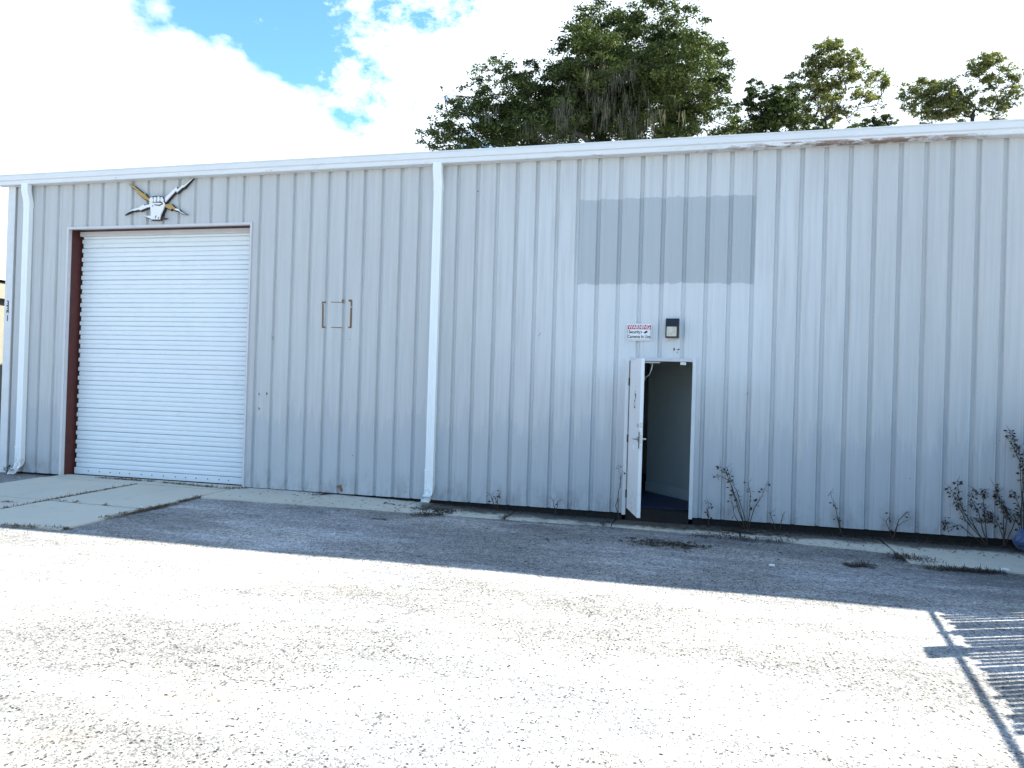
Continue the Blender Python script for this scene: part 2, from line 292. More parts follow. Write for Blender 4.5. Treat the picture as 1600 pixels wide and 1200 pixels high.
# ------------------------------------------------------------------ object helpers
def link(name, me, mat=None, parent=None, loc=None):
    o = bpy.data.objects.new(name, me); COL.objects.link(o)
    if mat and me and not me.materials: me.materials.append(MAT[mat] if isinstance(mat, str) else mat)
    if parent: o.parent = parent
    if loc is not None: o.location = loc
    return o
def tag(o, label, cat, group=None):
    o['label'] = label; o['category'] = cat
    if group: o['group'] = group
    return o
def thing(name, label, cat, loc=(0, 0, 0), group=None):
    o = bpy.data.objects.new(name, None); COL.objects.link(o); o.location = loc; o.empty_display_size = 0.2
    bpy.context.view_layer.update()
    return tag(o, label, cat, group)
class MB:
    def __init__(s): s.v = []; s.f = []
    def add(s, vs, fs):
        n = len(s.v); s.v += [tuple(map(float, q)) for q in vs]; s.f += [tuple(i+n for i in f) for f in fs]; return s
    def box(s, x0, x1, y0, y1, z0, z1):
        return s.add([(x0, y0, z0), (x1, y0, z0), (x1, y1, z0), (x0, y1, z0), (x0, y0, z1), (x1, y0, z1), (x1, y1, z1), (x0, y1, z1)],
              [(0, 3, 2, 1), (4, 5, 6, 7), (0, 1, 5, 4), (1, 2, 6, 5), (2, 3, 7, 6), (3, 0, 4, 7)])
    def sweep(s, prof, path, closed=True, caps=True):
        """prof: list of points; path: list of functions point->3D"""
        n = len(prof); vs = []; fs = []
        for fn in path: vs += [fn(q) for q in prof]
        for i in range(len(path)-1):
            for j in range(n if closed else n-1):
                a, b = i*n+j, i*n+(j+1) % n; fs.append((a, b, b+n, a+n))
        if caps and closed: fs.append(tuple(range(n-1, -1, -1))); fs.append(tuple(range((len(path)-1)*n, len(path)*n)))
        return s.add(vs, fs)
    def tube(s, pts, rad, seg=6):
        pts = [Vector(q) for q in pts]; n = len(pts); vs = []; fs = []
        rad = rad if isinstance(rad, (list, tuple)) else [rad]*n
        for i, q in enumerate(pts):
            d = (pts[min(n-1, i+1)] - pts[max(0, i-1)]).normalized()
            a = d.orthogonal().normalized() if i == 0 else (a - d*a.dot(d)).normalized()
            b = d.cross(a)
            for j in range(seg):
                w = 2*math.pi*j/seg; vs.append(q + (a*math.cos(w) + b*math.sin(w))*rad[i])
        for i in range(n-1):
            for j in range(seg):
                k0 = i*seg+j; k1 = i*seg+(j+1) % seg; fs.append((k0, k1, k1+seg, k0+seg))
        fs.append(tuple(range(seg-1, -1, -1))); fs.append(tuple(range((n-1)*seg, n*seg)))
        return s.add(vs, fs)
    def prism(s, poly, y0, y1):       # poly in (x, z), extruded along y
        a = sum(poly[i][0]*poly[(i+1) % len(poly)][1] - poly[(i+1) % len(poly)][0]*poly[i][1] for i in range(len(poly)))
        if a < 0: poly = poly[::-1]
        n = len(poly); vs = [(x, y0, z) for x, z in poly] + [(x, y1, z) for x, z in poly]
        fs = [tuple(range(n)), tuple(range(2*n-1, n-1, -1))] + [(i, i+n, (i+1) % n+n, (i+1) % n) for i in range(n)]
        return s.add(vs, fs)
    def mesh(s, name, smooth=False):
        me = bpy.data.meshes.new(name); me.from_pydata(s.v, [], s.f); me.validate(); me.update()
        if smooth: me.polygons.foreach_set('use_smooth', [True]*len(me.polygons))
        return me
    def obj(s, name, mat, parent=None, bevel=0, smooth=False):
        o = link(name, s.mesh(name, smooth), mat, parent)
        if parent: o.matrix_parent_inverse = parent.matrix_world.inverted()
        if bevel:
            b = o.modifiers.new('bevel', 'BEVEL'); b.width = bevel; b.segments = 2; b.limit_method = 'ANGLE'
        return o
def box(name, mat, parent, *a, bevel=0.0): return MB().box(*a).obj(name, mat, parent, bevel)
rng = random.Random(7); nrg = np.random.default_rng(11)

# ------------------------------------------------------------------ ground
xs = sorted(set([-900, -400, -150, -60, -30, -20] + [round(-14+0.25*i, 3) for i in range(81)] + [8, 12, 20, 40, 90, 300, 900]))
ys = sorted(set([-900, -300, -100, -50, -25, -16] + [round(-13+0.25*i, 3) for i in range(53)] + [0.12, 0.5, 3, 10, 30, 80, 200, 500, 1500]))
m = MB(); vs = []
for y in ys:
    for x in xs:
        z = gz(x, y) if y <= 0.06 else -0.25
        vs.append((x, y, z + (0.004*math.sin(x*1.7)*math.sin(y*1.3) if y < -0.9 else 0)))
nx = len(xs); m.add(vs, [(j*nx+i, j*nx+i+1, (j+1)*nx+i+1, (j+1)*nx+i) for j in range(len(ys)-1) for i in range(nx-1)])
o = m.obj('ground', 'asphalt', smooth=True); o['kind'] = 'structure'

# concrete apron and wall strip: separate slabs with open joints
apron = bpy.data.objects.new('concrete_apron', None); COL.objects.link(apron); apron['kind'] = 'structure'
def slab(poly, top=0.022, seed=0):
    rg = random.Random(seed); pts = []
    for i in range(len(poly)):                      # rough the outline a little
        a, b = poly[i], poly[(i+1) % len(poly)]; L = math.dist(a, b); n = max(1, int(L/0.12))
        for q in range(n):
            u = q/n; pts.append((a[0]+(b[0]-a[0])*u + rg.uniform(-.007, .007), a[1]+(b[1]-a[1])*u + rg.uniform(-.007, .007)))
    n = len(pts); mm = MB()
    vs = [(x, y, gz(x, y)+top) for x, y in pts] + [(x, y, gz(x, y)-0.12) for x, y in pts]
    ctr = (sum(q[0] for q in pts)/n, sum(q[1] for q in pts)/n)
    vs.append((*ctr, sum(v[2] for v in vs[:n])/n))
    fs = [(i, (i+1) % n, 2*n) for i in range(n)] + [(i, i+n, (i+1) % n+n, (i+1) % n) for i in range(n)]
    return mm.add(vs, fs).obj('slab', 'concrete', apron)
g = 0.026
slab([(-10.93, -1.93), (-9.03-g, -1.97), (-8.97-g, -0.33), (-10.86, -0.30)], seed=1)
slab([(-11.02, -3.45), (-9.10-g, -3.45), (-9.03-g, -1.97-g), (-10.93, -1.93-g)], seed=2)
slab([(-9.03+g, -1.97), (-7.36, -2.03), (-7.33, -0.36), (-8.97+g, -0.33)], seed=3)
slab([(-9.10+g, -3.45), (-7.38, -3.42), (-7.36, -2.03-2*g), (-9.03+g, -1.97-2*g)], seed=4)
slab([(-10.80, -0.33+2*g), (-7.33, -0.36+2*g), (-7.30, 0.16), (-10.74, 0.16)], seed=5)
sx = [-7.29, -5.75, -4.24, -2.68, -1.22, 0.45, 2.20]; sy = [-0.98, -0.90, -0.80, -0.64, -0.52, -0.60, -0.95]
for i in range(6):
    slab([(sx[i]+0.012, sy[i]), (sx[i+1]-0.012, sy[i+1]), (sx[i+1]-0.012, 0.04), (sx[i]+0.012, 0.04)], seed=10+i)
slab([(2.24, -1.50), (3.6, -1.60), (5.2, -1.66), (5.2, 0.04), (2.22, 0.04)], seed=20)

# ------------------------------------------------------------------ warehouse
wh = thing('warehouse', 'pale grey ribbed metal warehouse with white roller door and open entrance door', 'building', (-4, 0, 0))
PX0, PITCH, XL, XR, ZT = -1.89, 0.304, -12.05, 9.2, 5.12
def zeave(x): return 5.052 + 0.0045*(x+4)
# rib groove profile over one pitch, groove centred at 0: (x, y) with +y into the wall
D_ = 0.034
PROF = [(-0.152, 0), (-0.060, 0), (-0.055, 0.0022), (-0.045, 0.0022), (-0.040, 0), (-0.032, 0), (-0.014, D_), (0.016, D_), (0.034, 0), (0.075, 0), (0.080, 0.0022), (0.092, 0.0022), (0.097, 0), (0.152, 0)]
def panel_mesh(x0, x1, z0, z1, gx0, off=0.0):
    """wall sheet from x0 to x1 with grooves at gx0 + k*PITCH"""
    pts = []
    k0 = math.floor((x0-gx0)/PITCH)-1; k1 = math.ceil((x1-gx0)/PITCH)+1
    allp = [(gx0+q*PITCH+a, b) for q in range(k0, k1+1) for a, b in PROF[:-1]]
    def yat(x):
        for i in range(len(allp)-1):
            if allp[i][0] <= x <= allp[i+1][0]:
                u = (x-allp[i][0])/max(1e-6, allp[i+1][0]-allp[i][0]); return allp[i][1]*(1-u)+allp[i+1][1]*u
        return 0
    pts = [(x0, yat(x0))] + [q for q in allp if x0+1e-4 < q[0] < x1-1e-4] + [(x1, yat(x1))]
    pr = [(x, y+off) for x, y in pts] + [(x, y+off+0.0012) for x, y in pts[::-1]]
    mm = MB(); zz = [z0, z1]
    return mm.sweep(pr[::-1], [lambda q, z=z: (q[0], q[1], z) for z in zz]).mesh('wall_panel')
# panel joints fall in the flats beside every third groove
RD = (-10.765, -7.215, 4.235)     # roller opening x0,x1,top
PD = (-1.085, -0.215, 2.155)    # entrance opening
jo = PX0 + 0.045
edges = [jo + 3*PITCH*q for q in range(-40, 40)]
edges = [XL] + [e for e in edges if XL+0.15 < e < XR-0.15] + [XR]
cache = {}
def panel(x0, x1, z0, z1, i):
    off = 0.0 if i % 2 else 0.0016
    key = (round(x1-x0, 3), round((x0-PX0) % PITCH, 3), round(z0, 3), z1, i % 2)
    if key not in cache: cache[key] = panel_mesh(0, x1-x0, z0, z1, (PX0-x0) % PITCH, off)
    o = link('wall_panel', cache[key], 'wall', wh); o.matrix_parent_inverse = wh.matrix_world.inverted(); o.location = (x0, 0, 0)
for i in range(len(edges)-1):
    x0, x1 = edges[i]-0.0 , edges[i+1]+0.028
    cuts = [(x0, x1, 0.0)]
    for (a, b, zt) in (RD, PD):
        new = []
        for (u, v_, zb) in cuts:
            if v_ <= a or u >= b or zb > 0: new.append((u, v_, zb)); continue
            if u < a: new.append((u, a, zb))
            new.append((max(u, a), min(v_, b), zt))
            if v_ > b: new.append((b, v_, zb))
        cuts = new
    for (u, v_, zb) in cuts:
        if v_-u > 0.03: panel(u, v_, zb, ZT, i)
# base, roof and closed shell
box('foundation', 'dark', wh, XL+0.1, RD[0]-0.05, 0.05, 0.25, -0.4, 0.02)
box('foundation', 'dark', wh, RD[1]+0.05, PD[0]-0.05, 0.05, 0.25, -0.4, 0.02)
box('foundation', 'dark', wh, PD[1]+0.05, XR-0.1, 0.05, 0.25, -0.4, 0.02)
DEP = 18.0
mm = MB(); mm.add([(XL-0.1, -0.10, 5.16), (XR+0.1, -0.10, 5.20), (XR+0.1, DEP/2, 5.95), (XL-0.1, DEP/2, 5.91), (XR+0.1, DEP+0.1, 5.20), (XL-0.1, DEP+0.1, 5.16)], [(0, 1, 2, 3), (3, 2, 4, 5)])
o = mm.obj('roof', 'roof', wh); sd = o.modifiers.new('t', 'SOLIDIFY'); sd.thickness = 0.04; sd.offset = -1
mm = MB()
mm.add([(XL+0.01, 0.035, -0.1), (XL+0.01, DEP, -0.1), (XL+0.01, DEP, 5.1), (XL+0.01, DEP/2, 5.85), (XL+0.01, 0.035, 5.1)], [(0, 1, 2, 3, 4)])
mm.obj('side_wall', 'wall', wh)
mm = MB(); mm.add([(XR-0.01, 0.035, -0.1), (XR-0.01, DEP, -0.1), (XR-0.01, DEP, 5.1), (XR-0.01, DEP/2, 5.88), (XR-0.01, 0.035, 5.1)], [(4, 3, 2, 1, 0)]); mm.obj('side_wall', 'wall', wh)
box('rear_wall', 'wall', wh, XL, XR, DEP, DEP+0.03, -0.1, 5.12)
# corner trim
MB().sweep([(XL-0.03, 0.22), (XL-0.03, -0.022), (XL+0.125, -0.022), (XL+0.125, -0.004), (XL-0.014, -0.004), (XL-0.014, 0.22)][::-1], [lambda q, z=z: (q[0], q[1], z) for z in (-0.03, 5.08)]).obj('corner_trim', 'trimw', wh)
# gutter: three lengths with lapped seams
GP = [(0.0, -0.005), (-0.115, -0.005), (-0.122, 0.004), (-0.130, 0.060), (-0.142, 0.070), (-0.150, 0.078), (-0.160, 0.150), (-0.172, 0.165), (-0.172, 0.178), (-0.150, 0.178), (-0.148, 0.165), (-0.118, 0.02), (-0.01, 0.02), (0.0, 0.19)]
gsec = [XL-0.16, ony(493, 255, -0.15)[0], ony(1125, 222, -0.15)[0], XR+0.15]
for i in range(3):
    a, b = gsec[i], gsec[i+1]; s_ = 1.0
    o = MB().sweep([(y-0.012*0, z*0.93) for y, z in GP], [lambda q, x=x: (x, q[0]-0.012, zeave(x)+q[1]) for x in (a, b)]).obj('gutter', 'gutter', wh)
    MB().sweep([(-0.128, 0.010), (-0.134, 0.012), (-0.142, 0.058), (-0.163, 0.140), (-0.177, 0.152), (-0.177, 0.170), (-0.165, 0.172), (-0.15, 0.1)], [lambda q, x=x: (x, q[0]-0.010, zeave(x)+q[1]) for x in (b-0.018, b+0.012)]).obj('seam', 'gutter', o)
    if i == 0:
        MB().prism([(0, 0), (1, 0), (1, 1), (0, 1)], 0, 0) if False else None
MB().add([(gsec[0]-0.002, y-0.012, zeave(gsec[0])+z*0.93) for y, z in GP if True], [tuple(range(len(GP)))]).obj('gutter_end_cap', 'gutter', wh)
MB().sweep([(-0.010, -0.012), (-0.004, -0.012), (-0.004, 0.14), (-0.010, 0.14)], [lambda q, x=x: (x, q[0], zeave(x)+q[1]) for x in (XL, XR)]).obj('eave_closure', 'trim', wh)

# downspouts
def downspout(x, zb):
    w, d = 0.125, 0.085
    def ring(cy, cz, ny, nz, x=x, w=w, d=d):     # section centred at (cy,cz), normal (ny,nz) along the run
        return lambda q: (x+q[0]*w, cy + q[1]*d*nz, cz - q[1]*d*ny)
    rib = [(-.5, -.5), (-.28, -.5), (-.25, -.44), (-.06, -.44), (-.03, -.5), (.03, -.5), (.06, -.44), (.25, -.44), (.28, -.5), (.5, -.5), (.5, .5), (-.5, .5)]
    y0 = -0.052; zt = zeave(x)
    # local run directions: z downwards; keep normals roughly along the path
    pipe = MB().sweep(rib, [lambda q, z=z: (x+q[0]*w, y0+q[1]*d, z) for z in (zt-0.36, zb+0.20)]).obj('downspout', 'downspout', wh)
    def bend(pts, sc):
        return [lambda q, c=c: (x+q[0]*w*sc, c[0]+q[1]*d*sc*c[2], c[1]-q[1]*d*sc*c[3]) for c in pts]
    MB().sweep(rib, bend([(y0-0.055, zt+0.01, 1, 0), (y0-0.055, zt-0.10, 1, 0.0), (y0-0.045, zt-0.15, 1, 0.2), (y0-0.012, zt-0.26, 1, 0.22), (y0, zt-0.31, 1, 0.05), (y0, zt-0.40, 1, 0)], 1.06)).obj('elbow', 'downspout', pipe)
    MB().sweep(rib, bend([(y0, zb+0.46, 1, 0), (y0, zb+0.22, 1, 0), (y0-0.012, zb+0.15, 0.95, -0.3), (y0-0.05, zb+0.085, 0.8, -0.6), (y0-0.11, zb+0.045, 0.55, -0.85), (y0-0.17, zb+0.030, 0.45, -0.9)], 1.05), caps=False).obj('elbow', 'downspout', pipe)
    MB().sweep([(-.57, -.57), (.57, -.57), (.57, .5), (-.57, .5)], [lambda q, z=z: (x+q[0]*w, y0+q[1]*d, z) for z in (zb+0.44, zb+0.465)]).obj('collar', 'downspout', pipe)
    MB().box(x-0.055, x+0.055, y0-0.22, y0-0.06, zb-0.005, zb+0.004)
    return pipe
downspout(-11.60, -0.01); downspout(-4.01, 0.0)

# ---- roller door opening
o = MB()
tr = 0.036
MB().box(RD[0]-tr, RD[0]+0.006, -0.022, 0.05, -0.01, RD[2]+tr).obj('opening_trim', 'trim', wh)
MB().box(RD[1]-0.006, RD[1]+tr*0.7, -0.022, 0.05, -0.01, RD[2]+tr).obj('opening_trim', 'trim', wh)
MB().box(RD[0]+0.006, RD[1]-0.006, -0.024, 0.05, RD[2]-0.004, RD[2]+tr).obj('opening_trim', 'trim', wh)
YD = 0.26
MB().box(RD[0]-0.05, RD[0]+0.004, 0.05, 0.42, -0.06, RD[2]+0.05).obj('steel_jamb', 'red', wh)
MB().box(RD[1]-0.004, RD[1]+0.05, 0.05, 0.42, -0.06, RD[2]+0.05).obj('steel_jamb', 'red', wh)
MB().box(RD[0]+0.004, RD[1]-0.004, 0.05, 0.42, RD[2]+0.003, RD[2]+0.20).obj('steel_header', 'red', wh)
rd = MB().box(RD[0]+0.01, RD[1]-0.01, YD+0.05, YD+0.062, -0.04, RD[2]+0.02).obj('roller_door', 'black', wh)
SP = 0.0800; nS = 51; z0 = 0.115
arc = [(0.004, 0.0), (-0.006, 0.003), (-0.011, 0.012), (-0.0135, 0.030), (-0.0135, 0.050), (-0.010, 0.066), (-0.004, 0.0745), (0.006, 0.0785), (0.010, 0.0785), (0.010, 0.0)]
def slatmesh(xa):
    return MB().sweep(arc, [lambda q, x=x: (x, q[0], q[1]) for x in (xa, RD[1]-0.012)], closed=True).mesh('slat')
sA, sB = slatmesh(RD[0]+0.030), slatmesh(RD[0]+0.058)
for i in range(nS):
    o = link('slat', sA if i % 2 else sB, 'curtain', rd); o.matrix_parent_inverse = Matrix.Identity(4)
    o.parent = rd; o.matrix_parent_inverse = rd.matrix_world.inverted(); o.matrix_world = Matrix.Translation((0, YD+0.012 + 0.0012*math.sin(i*1.9) + rng.uniform(-.0006, .0006), z0+i*SP)) @ Matrix.Rotation(rng.uniform(-.0002, .0002), 4, 'Y')
MB().box(RD[0]+0.03, RD[1]-0.012, YD-0.014, YD+0.02, -0.005, z0-0.006).obj('bottom_bar', 'curtain', rd, bevel=0.004)
for i in range(15):
    x = RD[0]+0.35+i*0.215+rng.uniform(-.03, .03); MB().tube([(x, YD-0.012, 0.055), (x, YD-0.022, 0.055)], 0.009, 8).obj('bolt', 'black', rd)
MB().box(RD[0]+0.02, RD[1]-0.014, YD-0.055, YD+0.02, RD[2]-0.085, RD[2]-0.002).obj('hood_strip', 'trim', rd, bevel=0.01)
MB().box(RD[0]+0.004, RD[0]+0.03, YD+0.03, YD+0.05, -0.05, RD[2]).obj('guide_channel', 'black', rd)

# ---- entrance door
fw = 0.05
MB().box(PD[0]-fw, PD[0], -0.026, 0.09, -0.02, PD[2]+fw).obj('door_frame', 'trimw', wh, bevel=0.003)
MB().box(PD[1], PD[1]+fw, -0.026, 0.09, -0.02, PD[2]+fw).obj('door_frame', 'trimw', wh, bevel=0.003)
MB().box(PD[0], PD[1], -0.028, 0.09, PD[2], PD[2]+fw).obj('door_frame', 'trim', wh, bevel=0.003)
box('door_threshold', 'dark', wh, PD[0], PD[1], -0.01, 0.30, -0.16, 0.055)
LW, LT, LH = 0.845, 0.045, 2.075
leaf = MB().box(0, LW, -LT, 0, 0, LH).obj('entrance_door', 'door', wh, bevel=0.002)
ANG = R_(-75.0)
LM = Matrix.Translation((PD[0]+0.060, -0.03, 0.080)) @ Matrix.Rotation(ANG, 4, 'Z')
leaf.matrix_world = LM
bpy.context.view_layer.update()
def lp(mb, name, mat, **kw):
    q = mb.obj(name, mat, None, **kw); q.parent = leaf; q.matrix_parent_inverse = Matrix.Identity(4); return q
# leaf outer face is local y = -LT, turned towards -X when open
lv = lp(MB().tube([(LW-0.065, -LT, 1.02), (LW-0.065, -LT-0.05, 1.02), (LW-0.075, -LT-0.058, 1.02), (LW-0.19, -LT-0.055, 1.018)], [0.014, 0.012, 0.011, 0.009], 8), 'handle', 'steel')
lp(MB().tube([(LW-0.065, -LT, 1.02), (LW-0.065, -LT-0.012, 1.02)], 0.034, 14), 'handle_rose', 'steel')
lp(MB().tube([(LW-0.065, 0, 1.02), (LW-0.065, 0.05, 1.02), (LW-0.19, 0.055, 1.018)], [0.013, 0.011, 0.009], 8), 'handle', 'steel')
lp(MB().tube([(LW-0.065, -LT, 1.20), (LW-0.065, -LT-0.02, 1.20)], 0.024, 12), 'deadbolt', 'steel')
lp(MB().box(LW-0.028, LW+0.022, -LT-0.004, -LT-0.001, 0.90, 1.12), 'latch_guard', 'black')
lp(MB().box(LW, LW+0.0025, -LT*0.8, -LT*0.2, 0.97, 1.08), 'strike_plate', 'steel')
lp(MB().box(LW, LW+0.0025, -LT*0.8, -LT*0.2, 1.17, 1.24), 'strike_plate', 'steel')
lp(MB().box(0.46, 0.53, -LT-0.02, -LT-0.001, 0.86, 0.93), 'tag', 'white')
for i, (a, b, c1, d1) in enumerate([(0.40, 0.47, 1.50, 1.525), (0.45, 0.49, 1.53, 1.60), (0.40, 0.52, 1.60, 1.612), (0.44, 0.46, 1.62, 1.66), (0.49, 0.52, 1.56, 1.60), (0.47, 0.48, 1.70, 1.71), (0.38, 0.43, 1.425, 1.44), (0.38, 0.395, 1.44, 1.49), (0.47, 0.485, 1.43, 1.48), (0.40, 0.48, 1.415, 1.43)]):
    lp(MB().box(a, b, -LT-0.0015, -LT-0.0003, c1, d1), 'sticker_residue', 'black')
for z in (0.28, 1.06, 1.86):
    MB().tube([(PD[0]+0.006, -0.036, z-0.055), (PD[0]+0.006, -0.036, z+0.055)], 0.011, 8).obj('hinge', 'bronze', wh)
MB().box(PD[1]-0.006, PD[1]-0.0005, -0.005, 0.03, 1.0, 1.13).obj('strike_plate', 'black', wh)
box('door_stop', 'trimw', wh, PD[0]+0.10, PD[0]+0.42, 0.04, 0.06, PD[2]-0.025, PD[2]-0.004)
box('closer_bracket', 'white', wh, PD[1]-0.17, PD[1]-0.09, 0.0, 0.05, PD[2]-0.045, PD[2]-0.002, bevel=0.006)
# room behind the entrance
box('interior_floor', 'infloor', wh, -4.0, 3.0, 0.30, 5.0, -0.05, 0.062)
pa, pb = np.array([-0.957, 2.166]), np.array([-0.202, 1.175]); dd = (pb-pa)/np.linalg.norm(pb-pa); nn = np.array([dd[1], -dd[0]])
def wall_seg(name, mat, a, b, th, z0, z1):
    n_ = np.array([-(b-a)[1], (b-a)[0]]); n_ = n_/np.linalg.norm(n_)*th
    q = [a, b, b+n_, a+n_]
    return MB().add([(*v, z0) for v in q]+[(*v, z1) for v in q], [(0, 3, 2, 1), (4, 5, 6, 7), (0, 1, 5, 4), (1, 2, 6, 5), (2, 3, 7, 6), (3, 0, 4, 7)]).obj(name, mat, wh)
wall_seg('interior_wall', 'inwall', pa-dd*1.4*0-dd*0.02, pb+dd*1.1, 0.10, 0.063, 2.9)
wall_seg('baseboard', 'inbase', pa-dd*0.02, pb+dd*1.1, -0.012, 0.064, 0.22)
box('interior_wall', 'inwall', wh, -4.0, -3.9, 0.30, 5.0, 0.046, 2.9); box('interior_wall', 'inwall', wh, -3.9, 3.0, 4.9, 5.0, 0.046, 2.9)
box('interior_ceiling', 'inwall', wh, -4.0, 3.0, 0.06, 5.0, 2.9, 2.95)
box('interior_lining', 'inwall', wh, -4.0, PD[0]-0.06, 0.26, 0.29, 0.046, 2.9); box('interior_lining', 'inwall', wh, PD[1]+0.06, 3.0, 0.26, 0.29, 0.046, 2.9); box('interior_lining', 'inwall', wh, PD[0]-0.06, PD[1]+0.06, 0.26, 0.29, PD[2]+0.05, 2.9)

# glue residue of a removed square plate on the wall between roller door and downspout
def wallpoly(name, mat, pts, y=-0.0008, th=0.0006, parent=None):
    q = [ony(*v)[[0, 2]] for v in pts]
    return MB().prism([tuple(v) for v in q], y-th, y+0.0002).obj(name, mat, parent)
for pts in ([(503.5, 475), (506, 475), (505.5, 511), (503, 511)], [(503, 471.5), (509, 471), (509, 473.5), (505, 474), (503, 475)], [(503, 510), (508.5, 510.2), (508.5, 512.5), (503, 512.3)],
            [(534, 468), (537, 468), (537, 474), (534.5, 473)], [(517, 471.5), (534, 472), (534, 473), (517, 472.6)], [(545, 468), (550.5, 468), (550.5, 479), (548, 479), (548, 472), (545, 471)],
            [(547.5, 481), (550.5, 480), (549.5, 511), (546.5, 511)], [(544, 510.5), (549.5, 510.5), (549.3, 512.6), (544.5, 512.6)], [(517, 511), (533, 511.2), (536.5, 512.5), (533, 512.6), (517, 512)]):
    wallpoly('glue_residue', 'residue', pts, -0.0022, 0.001, wh)
wallpoly('rust_patch', 'residue', [(525, 760), (533, 757), (536, 766), (533, 770), (530, 763)], -0.0022, 0.001, wh)
for pts in ([(1053, 543), (1055, 545), (1053, 549), (1052, 546)], [(1057, 547), (1061, 544.5), (1062, 547)], [(1057, 550), (1059, 550), (1058, 552)], [(404, 613), (406, 616), (405, 618)], [(416, 613), (418.5, 614), (416.5, 618)], [(404, 636), (406, 638), (405, 641)]):
    wallpoly('chipped_paint', 'black', pts, -0.0022, 0.001, wh)
# panel screws on the repainted patch and along the ribs
scr = MB().tube([(0, 0, 0), (0, -0.007, 0)], 0.0085, 7).mesh('screw')
for i in range(8):
    for z in (3.32, 4.38):
        if i % 2 == 1 or z < 0:
            o = link('screw', scr, 'steel', wh); o.matrix_parent_inverse = wh.matrix_world.inverted(); o.location = (PX0+0.304*i+0.055, 0.001, z+0.02*math.sin(i*3))
for i in range(-33, 19):
    x = PX0+0.304*i
    for z in (0.10, 1.55, 3.80):
        if RD[0]-.05 < x < RD[1]+.05 or (PD[0]-.06 < x < PD[1]+.06 and z < 2.2) or x < XL+0.2: continue
        o = link('screw', scr, 'galv', wh); o.matrix_parent_inverse = wh.matrix_world.inverted(); o.location = (x, 0.035, z)

# ------------------------------------------------------------------ emblem over the roller door (fist gripping lightning bolts)
eb = thing('emblem', 'white fist gripping four white and gold lightning bolts mounted above roller door', 'emblem', tuple(ony(245, 345, -0.03)))
def ep(pts): return [tuple(ony(180+x/11.43, 265+y/11.43, -0.06)[[0, 2]]) for x, y in pts]
def eshape(name, mat, pts, y0=-0.062, y1=-0.05, back=True, grow=1.0):
    q = ep(pts); o = MB().prism(q, y0, y1).obj(name, mat, eb)
    if back:
        cx = sum(v[0] for v in q)/len(q); cz = sum(v[1] for v in q)/len(q); L = max(math.dist(v, (cx, cz)) for v in q)
        n = len(q); a2 = sum(q[i][0]*q[(i+1) % n][1]-q[(i+1) % n][0]*q[i][1] for i in range(n)); sg = 1 if a2 > 0 else -1
        gq = []
        for i in range(n):
            e1 = Vector(q[i])-Vector(q[i-1]); e2 = Vector(q[(i+1) % n])-Vector(q[i])
            n1 = Vector((e1.y, -e1.x)).normalized()*sg; n2 = Vector((e2.y, -e2.x)).normalized()*sg
            w = (n1+n2); w = w.normalized() if w.length > 0.2 else n1
            gq.append((q[i][0]+w.x*0.010+0.006, q[i][1]+w.y*0.010-0.008))
        MB().prism(gq, y1+0.001+0.002*len(name) % 0.003, -0.012).obj('backing', 'black', o)
    return o
eshape('lightning_bolt', 'gold', [(215, 235), (330, 290), (505, 430), (530, 425), (560, 480), (615, 520), (600, 560), (520, 520), (470, 480), (375, 405), (415, 405), (330, 330)])
eshape('lightning_bolt', 'white', [(1395, 150), (1230, 310), (1185, 330), (1100, 410), (1085, 375), (900, 580), (860, 530), (1090, 310), (1110, 350), (1140, 330), (1205, 270), (1220, 285)])
eshape('lightning_bolt', 'white', [(150, 795), (240, 750), (330, 700), (420, 680), (500, 620), (520, 640), (620, 620), (625, 665), (560, 680), (440, 730), (430, 710), (330, 735), (320, 725)])
eshape('lightning_bolt', 'gold', [(890, 620), (1000, 615), (1060, 680), (1075, 690), (1060, 725), (1020, 690), (980, 715), (895, 665)])
eshape('bolt_tip', 'white', [(1078, 692), (1130, 705), (1160, 745), (1275, 810), (1180, 775), (1130, 735), (1066, 722)])
ft = eshape('fist', 'white', [(612, 572), (650, 590), (760, 600), (880, 580), (890, 640), (850, 740), (820, 800), (800, 890), (640, 890), (645, 760), (630, 660)], -0.070, -0.05)
MB().prism(ep([(604, 560), (640, 488), (700, 476), (760, 470), (835, 474), (885, 510), (892, 585), (610, 582)]), -0.066, -0.05).obj('knuckle_shade_plate', 'black', ft)  # black plate stands for the outlines and shadow between the fingers
for pts in ([(622, 555), (648, 505), (684, 497), (698, 540), (690, 590), (655, 600)], [(710, 500), (744, 492), (756, 535), (746, 585), (708, 590)], [(772, 488), (806, 484), (820, 535), (806, 580), (768, 582)], [(832, 492), (858, 500), (882, 550), (876, 588), (830, 580)]):
    MB().prism(ep(pts), -0.094, -0.066).obj('finger', 'white', ft, bevel=0.006)
MB().prism(ep([(690, 596), (735, 590), (845, 590), (862, 618), (800, 652), (715, 640)]), -0.0735, -0.0695).obj('crease', 'black', ft)
MB().prism(ep([(706, 604), (740, 600), (838, 600), (846, 616), (796, 636), (722, 628)]), -0.098, -0.070).obj('thumb', 'white', ft, bevel=0.006)
for pts in ([(725, 830), (745, 822), (738, 850), (728, 885)], [(668, 640), (690, 650), (684, 662), (664, 655)], [(775, 850), (785, 846), (782, 880), (774, 884)]):
    MB().prism(ep(pts), -0.0735, -0.0695).obj('crease', 'black', ft)
eshape('cuff_point', 'white', [(510, 825), (640, 825), (640, 880), (560, 845)], -0.066, -0.05)
eshape('cuff_point', 'black', [(820, 845), (950, 875), (900, 895), (815, 885)], -0.060, -0.05, back=False)

